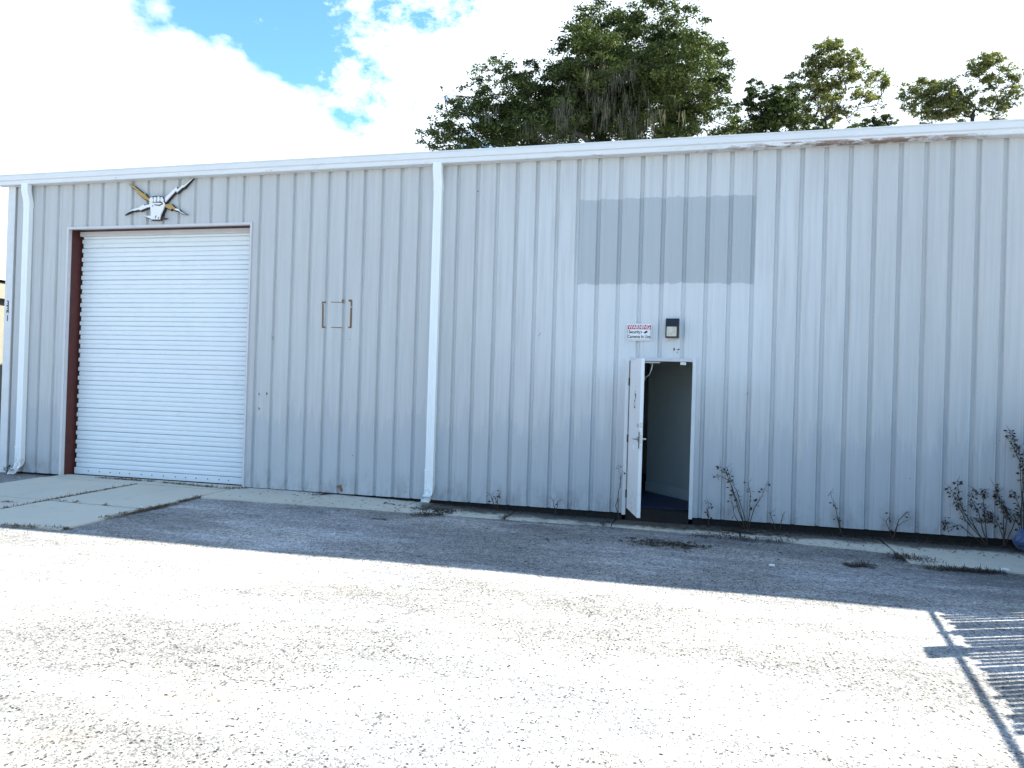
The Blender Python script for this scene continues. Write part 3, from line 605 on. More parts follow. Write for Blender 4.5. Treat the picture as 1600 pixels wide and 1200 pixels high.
# ------------------------------------------------------------------ flat lettering
def text_mesh(txt, size, depth=0.0006, bold=0.0):
    cu = bpy.data.curves.new('t', 'FONT'); cu.body = txt; cu.size = size; cu.extrude = depth; cu.align_x = 'CENTER'; cu.offset = bold
    o = bpy.data.objects.new('t', cu); COL.objects.link(o); bpy.context.view_layer.update()
    me = bpy.data.meshes.new_from_object(o.evaluated_get(bpy.context.evaluated_depsgraph_get())); bpy.data.objects.remove(o); return me
def put_text(name, txt, size, x, y, z, mat, parent, bold=0.0, sx=1.0):
    me = text_mesh(txt, size, bold=bold); me.materials.clear(); o = link(name, me, mat)
    xs_ = [v.co.x for v in me.vertices]; w = max(xs_)-min(xs_)
    M_ = Matrix.Translation((x, y, z)) @ Matrix.Rotation(math.pi/2, 4, 'X') @ Matrix.Diagonal((sx, 1, 1, 1))
    o.parent = parent; o.matrix_parent_inverse = parent.matrix_world.inverted(); o.matrix_world = M_; return o
# warning sign
x0, z1 = ony(979.5, 505.5, -0.03)[[0, 2]]; x1, z0 = ony(1017.5, 532.5, -0.03)[[0, 2]]
ws = thing('warning_sign', 'white and red WARNING security cameras sign screwed beside the wall lamp', 'sign', ((x0+x1)/2, -0.02, z0))
cx, w, hh = (x0+x1)/2, x1-x0, z1-z0
MB().box(x0, x1, -0.022, -0.018, z0, z1).obj('sign_plate', 'white', ws, bevel=0.001)
fr = MB(); e = 0.010
fr.box(x0+e, x0+e+.004, -0.0228, -0.0221, z0+e, z0+hh*0.70).box(x1-e-.004, x1-e, -0.0228, -0.0221, z0+e, z0+hh*0.70).box(x0+e+.004, x1-e-.004, -0.0228, -0.0221, z0+e, z0+e+.004)
fr.obj('border', 'black', ws)
MB().box(x0+e, x1-e, -0.0230, -0.0221, z0+hh*0.67, z1-0.016).obj('red_band', 'signred', ws)
put_text('lettering', 'WARNING', 0.078, cx, -0.0240, z0+hh*0.705, 'white', ws, 0.0012, 0.80)
put_text('lettering', 'Security', 0.066, cx-w*0.185, -0.0235, z0+hh*0.43, 'black', ws, 0.0010, 0.76)
put_text('lettering', 'Cameras In Use', 0.066, cx, -0.0235, z0+hh*0.15, 'black', ws, 0.0010, 0.74)
ic = MB(); ix, iz = cx+w*0.19, z0+hh*0.50
ic.prism([(ix-0.045+0.022*math.cos(a), iz+0.016*math.sin(a)) for a in [i*math.pi/6 for i in range(12)]], -0.0238, -0.0221)
ic.prism([(ix-0.005, iz-0.010), (ix+0.030, iz+0.020), (ix+0.052, iz+0.018), (ix+0.050, iz-0.004), (ix+0.020, iz-0.018)], -0.0238, -0.0221); ic.obj('camera_symbol', 'black', ws)
MB().prism([(ix-0.047+0.014*math.cos(a), iz+0.010*math.sin(a)) for a in [i*math.pi/6 for i in range(12)]], -0.0245, -0.0239).obj('camera_symbol', 'white', ws)
# house number down the corner trim
hn = thing('house_number', 'small black house number 3391 stacked down the corner trim', 'house number', (XL+0.05, -0.023, 2.65))
for i, ch in enumerate('3391'):
    put_text('digit', ch, 0.135, XL+0.045, -0.0235, 2.905-0.088*i, 'black', hn, 0.004, 0.85)

# ------------------------------------------------------------------ wall lamp
x0, z1 = ony(1040.5, 497.5, -0.08)[[0, 2]]; x1, z0 = ony(1060.5, 528, -0.08)[[0, 2]]
wl = thing('wall_lamp', 'dark bronze box wall lamp with ribbed glass lens above entrance door', 'lamp', ((x0+x1)/2, -0.02, z0))
hs = MB(); pr = [(0.0, z1-z0), (-0.085, z1-z0), (-0.125, (z1-z0)*0.60), (-0.125, 0.0), (0.0, 0.0)]
hs.sweep(pr, [lambda q, x=x: (x, q[0], z0+q[1]) for x in (x0, x1)]).obj('housing', 'bronze', wl, bevel=0.004)
ln = MB().box(x0+0.017, x1-0.030, -0.132, -0.1255, z0+0.018, z0+(z1-z0)*0.56).obj('lens', 'lens', wl, bevel=0.002)
for i in range(7):
    z = z0+0.03+i*0.018; MB().box(x0+0.020, x1-0.033, -0.1345, -0.1322, z, z+0.008).obj('lens_rib', 'lens', ln)

# ------------------------------------------------------------------ loose wire in the doorway
A = Vector((-0.78, 0.16, 2.14)); pts = [A, A+Vector((0, 0, -0.05)), A+Vector((-0.012, 0, -0.11)), A+Vector((-0.035, 0.0, -0.17)), A+Vector((-0.075, 0.01, -0.205)), A+Vector((-0.12, 0.01, -0.215)), A+Vector((-0.155, 0.0, -0.20))]
wr = thing('loose_wire', 'thin pale wire dangling inside the top of the entrance doorway', 'wire', tuple(A))
MB().tube(pts, [0.008, 0.008, 0.007, 0.003, 0.003, 0.003, 0.003], 6).obj('cable', 'white', wr)
MB().tube([pts[5], pts[5]+Vector((0.03, 0, -0.03))], 0.004, 5).obj('stripped_end', 'white', wr)
MB().tube([pts[5], pts[5]+Vector((-0.02, 0, -0.035))], 0.004, 5).obj('stripped_end', 'white', wr)

# ------------------------------------------------------------------ side fence (its shadow falls across the lot)
FH = 1.85; sh = 1.0/math.tan(SUN_EL)
sdx, sdy = -math.sin(SUN_AZ)*sh, -math.cos(SUN_AZ)*sh
def back(px, py, h):
    q = G(px, py); h = h + 0.0; return np.array([q[0]-sdx*h, q[1]-sdy*h])
q1, q2 = back(1452, 952, FH), back(1598, 1190, FH)
fd = (q2-q1)/np.linalg.norm(q2-q1)                   # along the fence, away from the wall
s0 = (-0.06-q1[1])/fd[1]; base0 = q1+fd*s0
fe = thing('slat_fence', 'steel framed fence with narrow vertical slats meeting the warehouse wall', 'fence', (base0[0], base0[1], gz(*base0)))
def FPt(s, z, off=0.0): return Vector((base0[0]+fd[0]*s+fd[1]*off, base0[1]+fd[1]*s-fd[0]*off, -0.12+z))
FLN = 9.0
for s in (0.0, 3.0, 6.0, 9.0): MB().tube([FPt(s, -0.1), FPt(s, FH+0.03)], 0.03, 10).obj('post', 'galv', fe)
MB().tube([FPt(0, FH), FPt(FLN, FH)], 0.021, 10).obj('top_rail', 'galv', fe)
MB().tube([FPt(0, 0.12), FPt(FLN, 0.12)], 0.016, 8).obj('bottom_rail', 'galv', fe)
npk = int(FLN/0.076)
for i in range(npk):
    s = 0.05+i*0.076; h1 = FH-0.075+rng.uniform(-0.04, 0.035); wd = rng.choice((0.056, 0.060, 0.064, 0.068)); s += rng.uniform(-.005, .005)
    mm = MB(); vs = [FPt(s+a, z, b) for z in (0.03, h1) for a, b in ((0, -0.004), (wd, -0.004), (wd, 0.004), (0, 0.004))]
    mm.add(vs, [(0, 3, 2, 1), (4, 5, 6, 7), (0, 1, 5, 4), (1, 2, 6, 5), (2, 3, 7, 6), (3, 0, 4, 7)]).obj('slat', 'slat', fe)
qa, qb = back(1478, 1005, FH), back(1490, 1032, FH)
sc = ((qa+qb)/2-base0)@fd
mm = MB(); vs = [FPt(sc+a, z, b) for z in (FH-0.10, FH+0.135) for a, b in ((-0.13, 0.03), (0.13, 0.03), (0.13, 0.055), (-0.13, 0.055))]
mm.add(vs, [(0, 3, 2, 1), (4, 5, 6, 7), (0, 1, 5, 4), (1, 2, 6, 5), (2, 3, 7, 6), (3, 0, 4, 7)]).obj('rail_plate', 'galv', fe)

# ------------------------------------------------------------------ neighbour shed past the left corner
nb = thing('beige_shed', 'beige metal shed with white eave trim beyond the warehouse corner', 'building', (-21, 6, -0.15))
MB().box(-27.0, -17.0, 4.0, 14.0, -0.3, 3.55).obj('wall', 'beige', nb)
for i in range(24):
    MB().box(-27.0+i*0.42, -27.0+i*0.42+0.05, 3.97, 4.0, -0.25, 3.5).obj('wall_rib', 'beige', nb)
MB().box(-27.2, -16.8, 3.9, 14.2, 3.55, 3.95).obj('eave_trim', 'beige', nb)
MB().add([(-27.3, 3.7, 3.99), (-16.7, 3.7, 3.99), (-16.7, 9, 4.7), (-27.3, 9, 4.7), (-16.7, 14.3, 3.99), (-27.3, 14.3, 3.99)], [(0, 1, 2, 3), (3, 2, 4, 5), (0, 3, 5), (1, 4, 2)]).obj('roof', 'roof', nb)

# ------------------------------------------------------------------ dry weeds
def weed(px, py_base, tips, name, label, leafy, yoff=-0.07, seed=0, droop=0.4):
    """tips: pixel points (in the wall plane in front of the panel) each stem reaches"""
    rg = random.Random(seed); b = ony(px, py_base, yoff); b = np.array([b[0], yoff, gz(b[0], yoff)+0.0])
    root = thing(name, label, 'weed', tuple(b)); st = MB(); lf = MB()
    for path in tips:
        pts = [b + np.array([rg.uniform(-.03, .03), rg.uniform(-.02, .02), 0])]
        for i, (x, y) in enumerate(path):
            q = ony(x, y, yoff + rg.uniform(-0.03, 0.02)); pts.append(q)
        fine = []
        for i in range(len(pts)-1):
            for u in np.linspace(0, 1, 5)[:-1]: fine.append(pts[i]*(1-u)+pts[i+1]*u + np.array([rg.uniform(-.006, .006), rg.uniform(-.01, .01), 0]))
        fine.append(pts[-1]); n = len(fine)
        st.tube(fine, [0.0065*(1-0.75*i/(n-1)) for i in range(n)], 5)
        L = sum(np.linalg.norm(fine[i+1]-fine[i]) for i in range(n-1))
        for i in range(int(leafy*L*10)):
            u = rg.uniform(0.25, 1.0)**0.8; c_ = fine[min(n-1, int(u*n))]
            d = Vector((rg.gauss(0, 1), rg.gauss(0, .6), rg.gauss(-droop, .6))).normalized(); sz = rg.uniform(0.02, 0.055)
            e_ = d.orthogonal().normalized(); e_ = (Matrix.Rotation(rg.uniform(0, 6.28), 3, d) @ e_)*sz*0.32
            c_ = Vector(c_); tw = d*sz; st.tube([c_, c_+d*0.03], 0.0016, 3); c_ = c_+d*0.03
            lf.add([c_, c_+tw*0.45+e_, c_+tw, c_+tw*0.45-e_], [(0, 1, 2), (0, 2, 3)])
        for i in range(int(L*7)):
            u = rg.uniform(0.35, 1.0); c_ = Vector(fine[min(n-1, int(u*n))]); d = Vector((rg.uniform(-1, 1), rg.uniform(-.5, .3), rg.uniform(0.1, 1))).normalized()*rg.uniform(.03, .12)
            st.tube([c_, c_+d*0.6+Vector((0, 0, -.005)), c_+d], [0.003, 0.002, 0.001], 4)
    st.obj('stem', 'stem', root)
    if lf.v: q = lf.obj('leaves', 'dryleaf', root); q['kind'] = 'stuff'
    return root
weed(1168, 812, [[(1146, 770), (1134, 735), (1125, 728)], [(1155, 790), (1140, 752), (1128, 744), (1116, 745)], [(1160, 795), (1152, 770), (1140, 745), (1136, 730)], [(1172, 795), (1172, 770), (1169, 755)], [(1178, 795), (1190, 775), (1200, 752)], [(1147, 805), (1143, 775)]], 'dead_weed', 'tall forked dead weed against the wall beside the latch jamb of the entrance', 1.6, seed=1)
weed(1106, 808, [[(1105, 800), (1107, 785)], [(1108, 800), (1103, 795)]], 'dead_weed', 'short dead sprig at the foot of the entrance door frame, latch side', 2, seed=2)
weed(968, 800, [[(966, 775), (970, 745), (965, 728)], [(962, 790), (968, 765), (973, 735)]], 'dead_weed', 'thin bare stalk beside the hinge side of the entrance door', 0.3, seed=3)
weed(1318, 822, [[(1308, 805), (1303, 785), (1297, 770)], [(1310, 810), (1310, 815)]], 'dead_weed', 'single thin curved sprig standing alone on bare stretch of wall', 1.2, seed=4)
weed(1395, 830, [[(1405, 812), (1418, 799), (1424, 812)], [(1385, 815), (1392, 802)], [(1402, 822), (1412, 815)]], 'dead_weed', 'bent dead twig clump folded over against the wall', 0.5, seed=5)
weed(1545, 842, [[(1510, 815), (1495, 785), (1483, 760)], [(1505, 800), (1498, 775), (1496, 752)], [(1528, 800), (1518, 780), (1520, 762)], [(1538, 800), (1535, 778), (1540, 764)], [(1500, 820), (1480, 825), (1477, 808)], [(1515, 808), (1540, 812), (1555, 806)]], 'dead_weed', 'bushy dead weed with hanging shrivelled leaves before the wall', 4.5, seed=6, droop=1.1)
weed(1570, 845, [[(1568, 800), (1560, 775), (1552, 756)], [(1575, 805), (1566, 785), (1558, 770)], [(1585, 815), (1575, 800), (1570, 790)], [(1560, 820), (1545, 805), (1540, 795)]], 'dead_weed', 'dark leafy dead weed crowding beside the blue plastic bag', 5, seed=7, droop=0.9)
weed(1598, 845, [[(1597, 780), (1594, 720), (1580, 690), (1577, 672)], [(1598, 770), (1600, 730), (1590, 700), (1585, 690)], [(1594, 800), (1587, 775), (1580, 765)], [(1600, 790), (1606, 740), (1604, 700)], [(1590, 815), (1580, 800)]], 'dead_weed', 'tallest dead weed, long bare stalks rising behind the blue bag', 3.0, seed=8)
weed(870, 790, [[(865, 783), (861, 777)], [(872, 785), (876, 780)]], 'dead_weed', 'tiny dead sprout midway between downspout and entrance door', 0.6, seed=9)
weed(776, 785, [[(768, 778), (764, 770)], [(778, 775), (783, 768)], [(775, 780), (772, 775)]], 'dead_weed', 'wispy dead sprout near the tall downspout foot by roller door', 1.5, seed=10)
weed(1215, 815, [[(1205, 805), (1200, 800)], [(1222, 808), (1226, 800)]], 'dead_weed', 'very small sprout between forked weed and lone curved sprig', 0.5, seed=11)
weed(12, 745, [[(8, 735), (5, 728)], [(14, 735), (16, 728)], [(10, 738), (12, 730)]], 'dead_weed', 'dark tuft of weed at the outer corner behind the downspout', 4, seed=12)

# dry grass and litter (uncountable)
def grass(name, label, spans, blades, hgt, mat, seed):
    rg = random.Random(seed); mm = MB()
    for (a, b, dens, wid) in spans:
        a, b = np.array(a), np.array(b); n = int(blades*dens*max(0.15, np.linalg.norm(b-a)))
        seeds_ = [rg.random() for _ in range(max(2, n//14))]
        for i in range(n):
            u = min(1, max(0, rg.choice(seeds_)+rg.gauss(0, 0.03))); q = a*(1-u)+b*u
            x, y = q[0]+rg.gauss(0, wid), q[1]+rg.gauss(0, wid); z = gz(x, y)+0.012
            L = hgt*rg.uniform(0.4, 1.5); d = Vector((rg.gauss(0, 1), rg.gauss(0, 1), abs(rg.gauss(0.25, 0.5)))).normalized()*L; sd = Vector((-d.y, d.x, 0)).normalized()*rg.uniform(.002, .005)
            c_ = Vector((x, y, z)); k_ = c_+d*0.6; e_ = c_+d+Vector((0, 0, -0.35*L)); e_.z = max(e_.z, z+0.002)
            mm.add([c_-sd, c_+sd, k_+sd*0.8, k_-sd*0.8, e_], [(0, 1, 2, 3), (3, 2, 4)])
    o = mm.obj(name, mat); o['kind'] = 'stuff'; tag(o, label, 'grass'); return o
gp = lambda x, y: G(x, y)[:2]
grass('joint_grass', 'brown dry grass growing in the open joints of the driveway slabs', [(gp(2, 797), gp(120, 775), 1.0, .022), (gp(105, 778), gp(211, 759), 1.3, .025), (gp(160, 812), gp(275, 788), 2.2, .035), (gp(280, 786), gp(312, 777), 1.4, .03), (gp(150, 748), gp(240, 754), 2.6, .03), (gp(255, 756), gp(340, 764), 2.6, .03), (gp(345, 765), gp(382, 765), 3.0, .04), (gp(0, 822), gp(110, 828), 1.2, .02), (gp(80, 783), gp(180, 793), 0.35, .012), (gp(0, 786), gp(28, 788), 1, .02)], 430, 0.055, 'drygrass', 3)
grass('strip_grass', 'dark dead grass matted along the edge of the wall strip', [(gp(490, 776), gp(515, 774), 4, .03), (gp(655, 806), gp(705, 803), 4, .06), (gp(1080, 838), gp(1225, 848), 1.8, .08), (gp(1130, 832), gp(1180, 838), 3.0, .06), (gp(1405, 872), gp(1450, 880), 9, .10), (gp(1445, 889), gp(1570, 897), 3.4, .04), (gp(990, 848), gp(1075, 857), 1.6, .10), (gp(1330, 884), gp(1365, 884), 2, .04), (gp(700, 796), gp(960, 806), 0.5, .05), ((-0.1, -0.05), (4.2, -0.07), 2.6, .035), ((-3.8, -0.04), (-1.2, -0.05), 1.6, .03), ((1.0, -0.10), (4.2, -0.14), 2.4, .06), (gp(960, 812), gp(1090, 822), 0.6, .05), (gp(785, 812), gp(803, 806), 2, .02), (gp(940, 823), gp(950, 818), 2, .02)], 230, 0.075, 'dryleaf', 5)
rg = random.Random(21); mm = MB()
def bit(x, y, sz):
    z = gz(x, y)+(0.028 if y > -0.9 and x > -7 else 0.008); a = rg.uniform(0, 6.28); c_, s_ = math.cos(a)*sz, math.sin(a)*sz; w = rg.uniform(.2, .5)
    mm.add([(x-c_, y-s_, z), (x+s_*w, y-c_*w, z+rg.uniform(0.002, .012)), (x+c_, y+s_, z+rg.uniform(0, .01)), (x-s_*w, y+c_*w, z+.003)], [(0, 1, 2, 3)])
for i in range(1500):
    x = rg.uniform(-7, 4); y = -abs(rg.gauss(0, 0.75)); 
    if rg.random() < 0.35+0.65*sm(-4, 2.5, x): bit(x, y, rg.uniform(.008, .03))
for i in range(260): bit(rg.uniform(-11, 4), rg.uniform(-3.6, -0.3), rg.uniform(.006, .02))
for (px, py, n, s) in ((1060, 852, 120, .22), (1030, 848, 80, .3), (1150, 832, 200, .35), (1440, 873, 120, .12), (880, 842, 30, .3), (1340, 885, 50, .1), (590, 812, 14, .06), (610, 790, 10, .08), (680, 800, 120, .25)):
    c_ = gp(px, py)
    for i in range(n): bit(c_[0]+rg.gauss(0, s), c_[1]+rg.gauss(0, s*0.45), rg.uniform(.012, .05))
for i in range(70): bit(rg.uniform(-6, 3), rg.uniform(-9, -3.6), rg.uniform(.005, .014))
o = mm.obj('leaf_litter', 'dryleaf'); o['kind'] = 'stuff'; tag(o, 'scattered dark leaf litter and twig bits along the shaded wall foot', 'leaf litter')

# blue plastic bag and paper scraps
def crumple(name, label, cat, c_, rx, ry, rz, mat, seed):
    rg = random.Random(seed); bm = bmesh.new(); bmesh.ops.create_icosphere(bm, subdivisions=3, radius=1.0)
    ph = [Vector((rg.gauss(0, 1), rg.gauss(0, 1), rg.gauss(0, 1)))*2.6 for _ in range(9)]
    for v in bm.verts:
        f = 1+0.12*sum(abs(math.sin(v.co.dot(q)+i)) - 0.6 for i, q in enumerate(ph)); v.co = Vector((v.co.x*rx*f, v.co.y*ry*f, max(-0.75, v.co.z)*rz*f))
    me = bpy.data.meshes.new(name); bm.to_mesh(me); bm.free(); o = link(name, me, mat)
    lo = min(v.co.z for v in me.vertices)
    o.location = (c_[0], c_[1], c_[2]-lo-0.004); return tag(o, label, cat)
q = ony(1597, 845, -0.22); crumple('plastic_bag', 'crumpled blue plastic bag lying among dead weeds at the wall', 'bag', (q[0]+0.07, -0.24, gz(q[0], -.24)+0.022), 0.15, 0.12, 0.15, 'bag', 3)
for (px, py, s, lab) in ((1571, 894, .045, 'white paper scrap caught in dead grass beside the wall strip'), (221, 794, .022, 'tiny white scrap beside dry grass on driveway slab edge'), (1206, 886, .03, 'flattened white scrap on the shaded asphalt away from the wall')):
    c_ = G(px, py); crumple('paper_scrap', lab, 'litter', (c_[0], c_[1], c_[2]+0.012), s, s*0.6, s*0.45, 'paper', int(px))

# ------------------------------------------------------------------ trees behind the warehouse
def leaves_mesh(name, cen, rad, n, size, mat, parent, seed, hollow=0.45, droop=0.0, clumps=22):
    rg = np.random.default_rng(seed)
    cen = np.array(cen); rad = np.array(rad); vol = np.prod(rad, axis=1)**0.66; idx = rg.choice(len(cen), n, p=vol/vol.sum())
    # leaves gather in flattened clumps spread over every bough, with gaps between the clumps
    ncl = max(10, int(len(cen)*clumps)); ci = np.concatenate([np.arange(len(cen)), rg.choice(len(cen), max(0, ncl-len(cen)), p=vol/vol.sum())])
    ncl = len(ci); d = rg.normal(size=(ncl, 3)); d /= np.linalg.norm(d, axis=1)[:, None]
    cc = cen[ci] + d*rad[ci]*(hollow + (1.05-hollow)*rg.random(ncl)**0.6)[:, None]
    cr = rad[ci].mean(axis=1)*rg.uniform(0.20, 0.42, ncl); cv = cr**2.2; cv /= cv.sum()
    nsp = max(40, n//9); wsp = rg.choice(ncl, nsp, p=cv)
    d = rg.normal(size=(nsp, 3)); d /= np.linalg.norm(d, axis=1)[:, None]; d[:, 2] = np.abs(d[:, 2])*0.75-0.22
    sc = cc[wsp] + d*cr[wsp][:, None]*(0.45+0.65*rg.random(nsp)**0.8)[:, None]
    w = rg.integers(0, nsp, n)
    P = sc[w] + rg.normal(size=(n, 3))*np.array([1, 1, 0.7])*(0.05+0.10*cr[wsp[w]])[:, None]
    a = rg.normal(size=(n, 3)); a[:, 2] *= 0.6; a[:, 2] -= droop; a /= np.linalg.norm(a, axis=1)[:, None]
    b = np.cross(a, rg.normal(size=(n, 3))); b /= np.linalg.norm(b, axis=1)[:, None]
    s = size*rg.uniform(0.55, 1.3, n)[:, None]
    V = np.empty((n, 4, 3)); V[:, 0] = P-a*s; V[:, 1] = P+b*s*0.42; V[:, 2] = P+a*s; V[:, 3] = P-b*s*0.42
    tone = np.clip(rg.normal(0.5, 0.22, n) + rg.normal(0, 0.12, nsp)[w] + rg.normal(0, 0.12, ncl)[wsp[w]], 0, 1)
    return raw_quads(name, V, tone, mat, parent)
def raw_quads(name, V, tone, mat, parent):
    n = len(V); me = bpy.data.meshes.new(name); me.vertices.add(4*n); me.vertices.foreach_set('co', V.reshape(-1))
    me.loops.add(4*n); me.loops.foreach_set('vertex_index', np.arange(4*n, dtype=np.int32)); me.polygons.add(n)
    me.polygons.foreach_set('loop_start', np.arange(0, 4*n, 4, dtype=np.int32)); me.update(calc_edges=True)
    at = me.attributes.new('tone', 'FLOAT', 'FACE'); at.data.foreach_set('value', tone.astype(np.float32))
    o = link(name, me, mat, parent); o.matrix_parent_inverse = parent.matrix_world.inverted(); o['kind'] = 'stuff'; return o
def tree(name, label, dist, trunk_px, blobs, nleaf, size, mat, seed, trunk_r=0.35, moss=None, hollow=0.45, fork=None):
    """blobs: (px, py, radius px, depth offset m) boughs read off the outline; dist: metres along the view axis"""
    rg = random.Random(seed)
    def at(px, py, dz): d = ray(px, py); return C0 + d*(dist+dz)
    base = at(trunk_px, 600, 0); base[2] = -0.2
    root = thing(name, label, 'tree', tuple(base))
    cen = []; rad = []
    for (px, py, rp, dz) in blobs:
        c_ = at(px, py, dz); rr = rp*(dist+dz)/FPX; cen.append(c_); rad.append((rr, rr*1.05, rr*0.86))
    # trunk and limbs: each bough is fed from a limb that leaves the trunk lower down
    top = at(*(fork or (trunk_px, 260)), 0); tr_ = MB()
    pts = [Vector(base)*(1-u)+Vector(top)*u + Vector((0.25*math.sin(u*5+seed), 0.2*math.cos(u*4), 0)) for u in np.linspace(0, 1, 8)]
    tr_.tube(pts, [trunk_r*(1.25-0.6*u) for u in np.linspace(0, 1, 8)], 9)
    o = tr_.obj('trunk', 'bark', root, smooth=True)
    order = sorted(range(len(cen)), key=lambda i: (Vector(cen[i])-pts[-1]).length); nodes = [(pts[-1], trunk_r*0.62), (pts[-2], trunk_r*0.7)]
    for i in order:
        c_ = Vector(cen[i]); s_, r0 = min(nodes, key=lambda q: (q[0]-c_).length + (0.5 if q[0].z > c_.z+0.5 else 0)*3)
        L = (c_-s_).length; md = s_*0.5+c_*0.5+Vector((rg.uniform(-.12, .12)*L, rg.uniform(-.12, .12)*L, rg.uniform(-.10, .06)*L))
        pp = []
        for u in np.linspace(0, 1, 7): pp.append((s_*(1-u)+md*u)*(1-u)+(md*(1-u)+c_*u)*u + Vector((rg.uniform(-.03, .03), rg.uniform(-.03, .03), rg.uniform(-.03, .03)))*L*0.5)
        r0 = min(r0, 0.05+0.035*L); r1 = max(0.02, r0*0.5)
        MB().tube(pp, [r0+(r1-r0)*u for u in np.linspace(0, 1, 7)], 6).obj('limb', 'bark', root, smooth=True)
        nodes.append((pp[-1], r1)); nodes.append((pp[4], r0*0.7))
        tw = MB(); rr = rad[i][0]
        for j in range(7):
            d = Vector((rg.gauss(0, 1), rg.gauss(0, 1), rg.gauss(0.35, .8))).normalized()*rr*rg.uniform(.6, .98); e_ = c_+d
            tw.tube([pp[rg.randint(4, 6)], c_+d*0.5+Vector((0, 0, rg.uniform(-.1, .12)*rr)), e_], [r1*0.7, r1*0.4, 0.008], 4)
        q = tw.obj('twigs', 'bark', root); q['kind'] = 'stuff'
    leaves_mesh('crown', cen, rad, nleaf, size, mat, root, seed, hollow)
    if moss:
        rgn = np.random.default_rng(seed+5); V = []; n = 0
        for (px, py, rp, dz, k_) in moss:
            for j in range(k_):
                c_ = at(px+rgn.uniform(-rp, rp), py+rgn.uniform(-rp*0.6, rp*0.6), dz+rgn.uniform(-1.2, 1.2)); L = rgn.uniform(0.25, 0.95)
                for s_ in range(14):
                    x = c_+rgn.normal(size=3)*np.array([.10, .10, .18]); a_ = rgn.uniform(0, 6.28); w = rgn.uniform(.008, .02); e_ = np.array([math.cos(a_)*w, math.sin(a_)*w, 0]); l = L*rgn.uniform(.35, 1); sw = np.array([rgn.normal()*.06, rgn.normal()*.06, -l])
                    V.append([x-e_, x+e_, x+sw+e_*0.25, x+sw-e_*0.25])
        V = np.array(V); raw_quads('hanging_moss', V, np.clip(rgn.normal(.5, .25, len(V)), 0, 1), 'moss', root)
    return root
oak = [(1010, 30, 42, 0), (960, 45, 45, 1.5), (905, 45, 36, -1), (1060, 55, 45, -1), (880, 90, 32, 0), (930, 95, 55, -2), (990, 100, 60, 0), (1050, 110, 60, -2), (1100, 100, 42, 1), (1115, 145, 32, -1), (1080, 160, 50, 0), (1015, 165, 55, 2.5), (950, 160, 60, 2), (890, 140, 50, 1), (870, 190, 45, -1),
       (930, 200, 45, 1), (1000, 205, 40, -1), (1065, 200, 40, 1.5), (1120, 190, 30, 0), (830, 120, 28, 1.5), (800, 150, 42, 0), (790, 95, 26, 0), (760, 110, 24, -1), (825, 195, 42, 0), (775, 195, 42, 1), (740, 165, 30, 0), (715, 150, 22, 1), (730, 205, 36, -0.5), (695, 150, 14, 0), (690, 205, 26, 0.5), (658, 212, 15, 0), (675, 232, 18, 0), (1150, 200, 24, 0.5), (850, 230, 40, 0), (760, 235, 40, 0), (950, 245, 45, 0), (1050, 235, 40, 0), (1130, 228, 30, 0), (700, 180, 26, 0), (745, 140, 22, 0), (715, 230, 30, 1), (800, 225, 45, 2), (845, 165, 45, 2.5), (905, 180, 55, 3), (770, 165, 35, 2), (650, 225, 12, 0)]
tree('live_oak', 'huge dark live oak hung with grey moss towering over the roof', 34.0, 905, oak, 210000, 0.076, 'oakleaf', 3, 0.55, moss=[(960, 105, 45, -2.6, 13), (1000, 110, 30, -2.6, 8), (930, 160, 50, -2.2, 16), (985, 165, 45, -2.0, 14), (870, 175, 30, -2.6, 6), (850, 205, 35, -2.2, 6), (1040, 155, 35, -2.6, 7), (780, 165, 20, -2.2, 3), (880, 200, 40, -2.2, 8), (980, 195, 40, -2.2, 7)], hollow=0.35, fork=(930, 235))
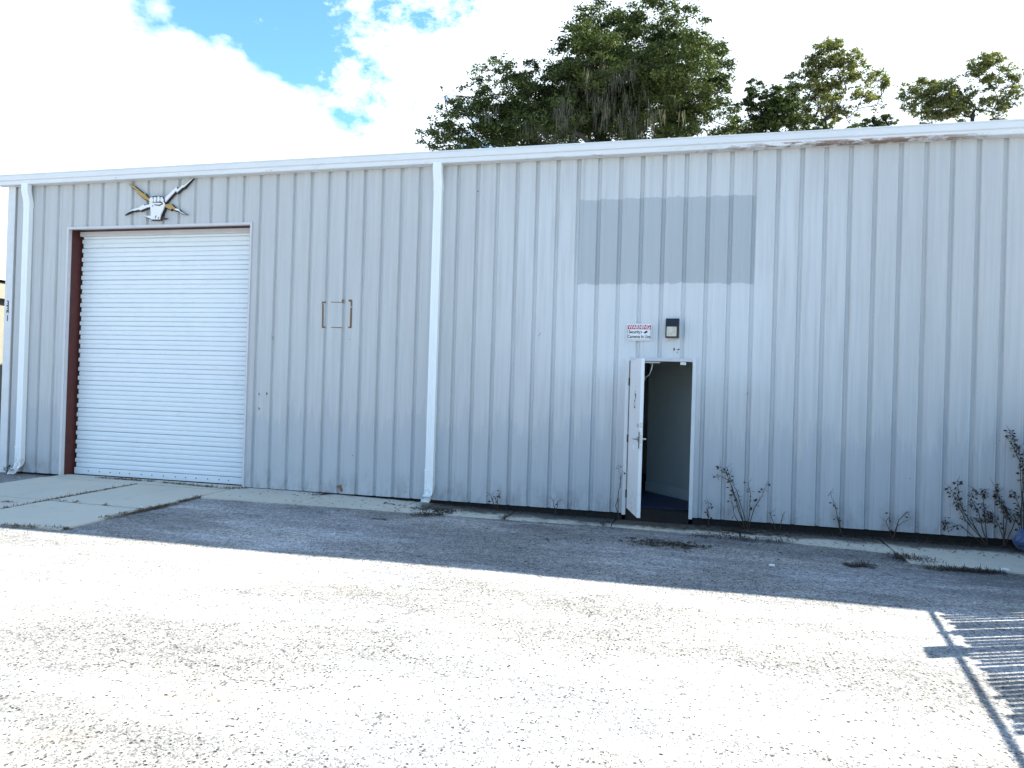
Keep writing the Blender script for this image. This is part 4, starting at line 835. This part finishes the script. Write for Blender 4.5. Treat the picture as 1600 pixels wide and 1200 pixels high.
t2 = [(1300, 85, 26, 0), (1275, 105, 22, 0.5), (1330, 92, 18, -0.5), (1268, 135, 24, 0), (1300, 140, 24, 1), (1345, 115, 18, 0), (1370, 125, 18, 0.5), (1380, 145, 12, 0), (1350, 145, 20, -0.5), (1310, 170, 18, 0), (1255, 165, 16, 0), (1370, 165, 12, 0), (1290, 185, 18, 1), (1325, 185, 12, 0), (1245, 130, 16, 0), (1262, 185, 16, 0), (1340, 170, 12, 0), (1385, 130, 10, 0), (1320, 115, 18, 0.5), (1285, 160, 18, -0.5)]
tree('oak_tree', 'thin-crowned oak with open branching rising beside the low bushy oak', 40.0, 1290, t2, 17000, 0.082, 'oakleaf2', 5, 0.17, hollow=0.40, fork=(1292, 190))
t3 = [(1180, 135, 14, 0), (1175, 160, 18, 0), (1210, 155, 20, 0), (1235, 150, 18, 0.5), (1190, 185, 22, 0), (1225, 180, 24, 0), (1160, 195, 20, 0), (1250, 190, 16, 0), (1205, 205, 26, 0), (1250, 205, 18, 1), (1278, 203, 16, 1), (1145, 170, 12, 0), (1330, 202, 12, 1)]
tree('oak_tree', 'low bushy oak tucked between the mossy oak and thin-crowned oak', 37.0, 1200, t3, 20000, 0.082, 'oakleaf', 8, 0.15, hollow=0.4, fork=(1205, 215))
t4 = [(1420, 145, 16, 0), (1445, 140, 18, 0), (1470, 150, 22, 0), (1440, 165, 18, 0), (1480, 130, 14, 0.5), (1490, 165, 20, 0), (1450, 185, 16, 0), (1510, 150, 16, 0), (1530, 100, 16, 0), (1550, 95, 16, 0.5), (1520, 115, 13, 0), (1570, 115, 15, 0), (1545, 130, 16, 0), (1585, 130, 12, 0), (1560, 160, 18, 0), (1525, 170, 16, 0), (1590, 165, 12, 0), (1600, 140, 12, 0), (1412, 160, 12, 0), (1465, 172, 18, 0), (1540, 110, 16, 0), (1575, 145, 14, 0), (1505, 180, 14, 0), (1560, 178, 14, 0), (1590, 115, 10, 0)]
tree('oak_tree', 'lopsided open oak whose crown splits into a low and a tall half', 40.0, 1505, t4, 17000, 0.082, 'oakleaf2', 9, 0.15, hollow=0.42, fork=(1510, 185))
t5 = [(1365, 190, 8, 0), (1380, 188, 10, 0), (1395, 190, 9, 0), (1350, 195, 9, 0), (1372, 205, 14, 0)]
tree('oak_tree', 'distant treetop just showing above the gutter between two oaks', 52.0, 1375, t5, 2500, 0.11, 'oakleaf', 12, 0.2, hollow=0.4, fork=(1375, 212))
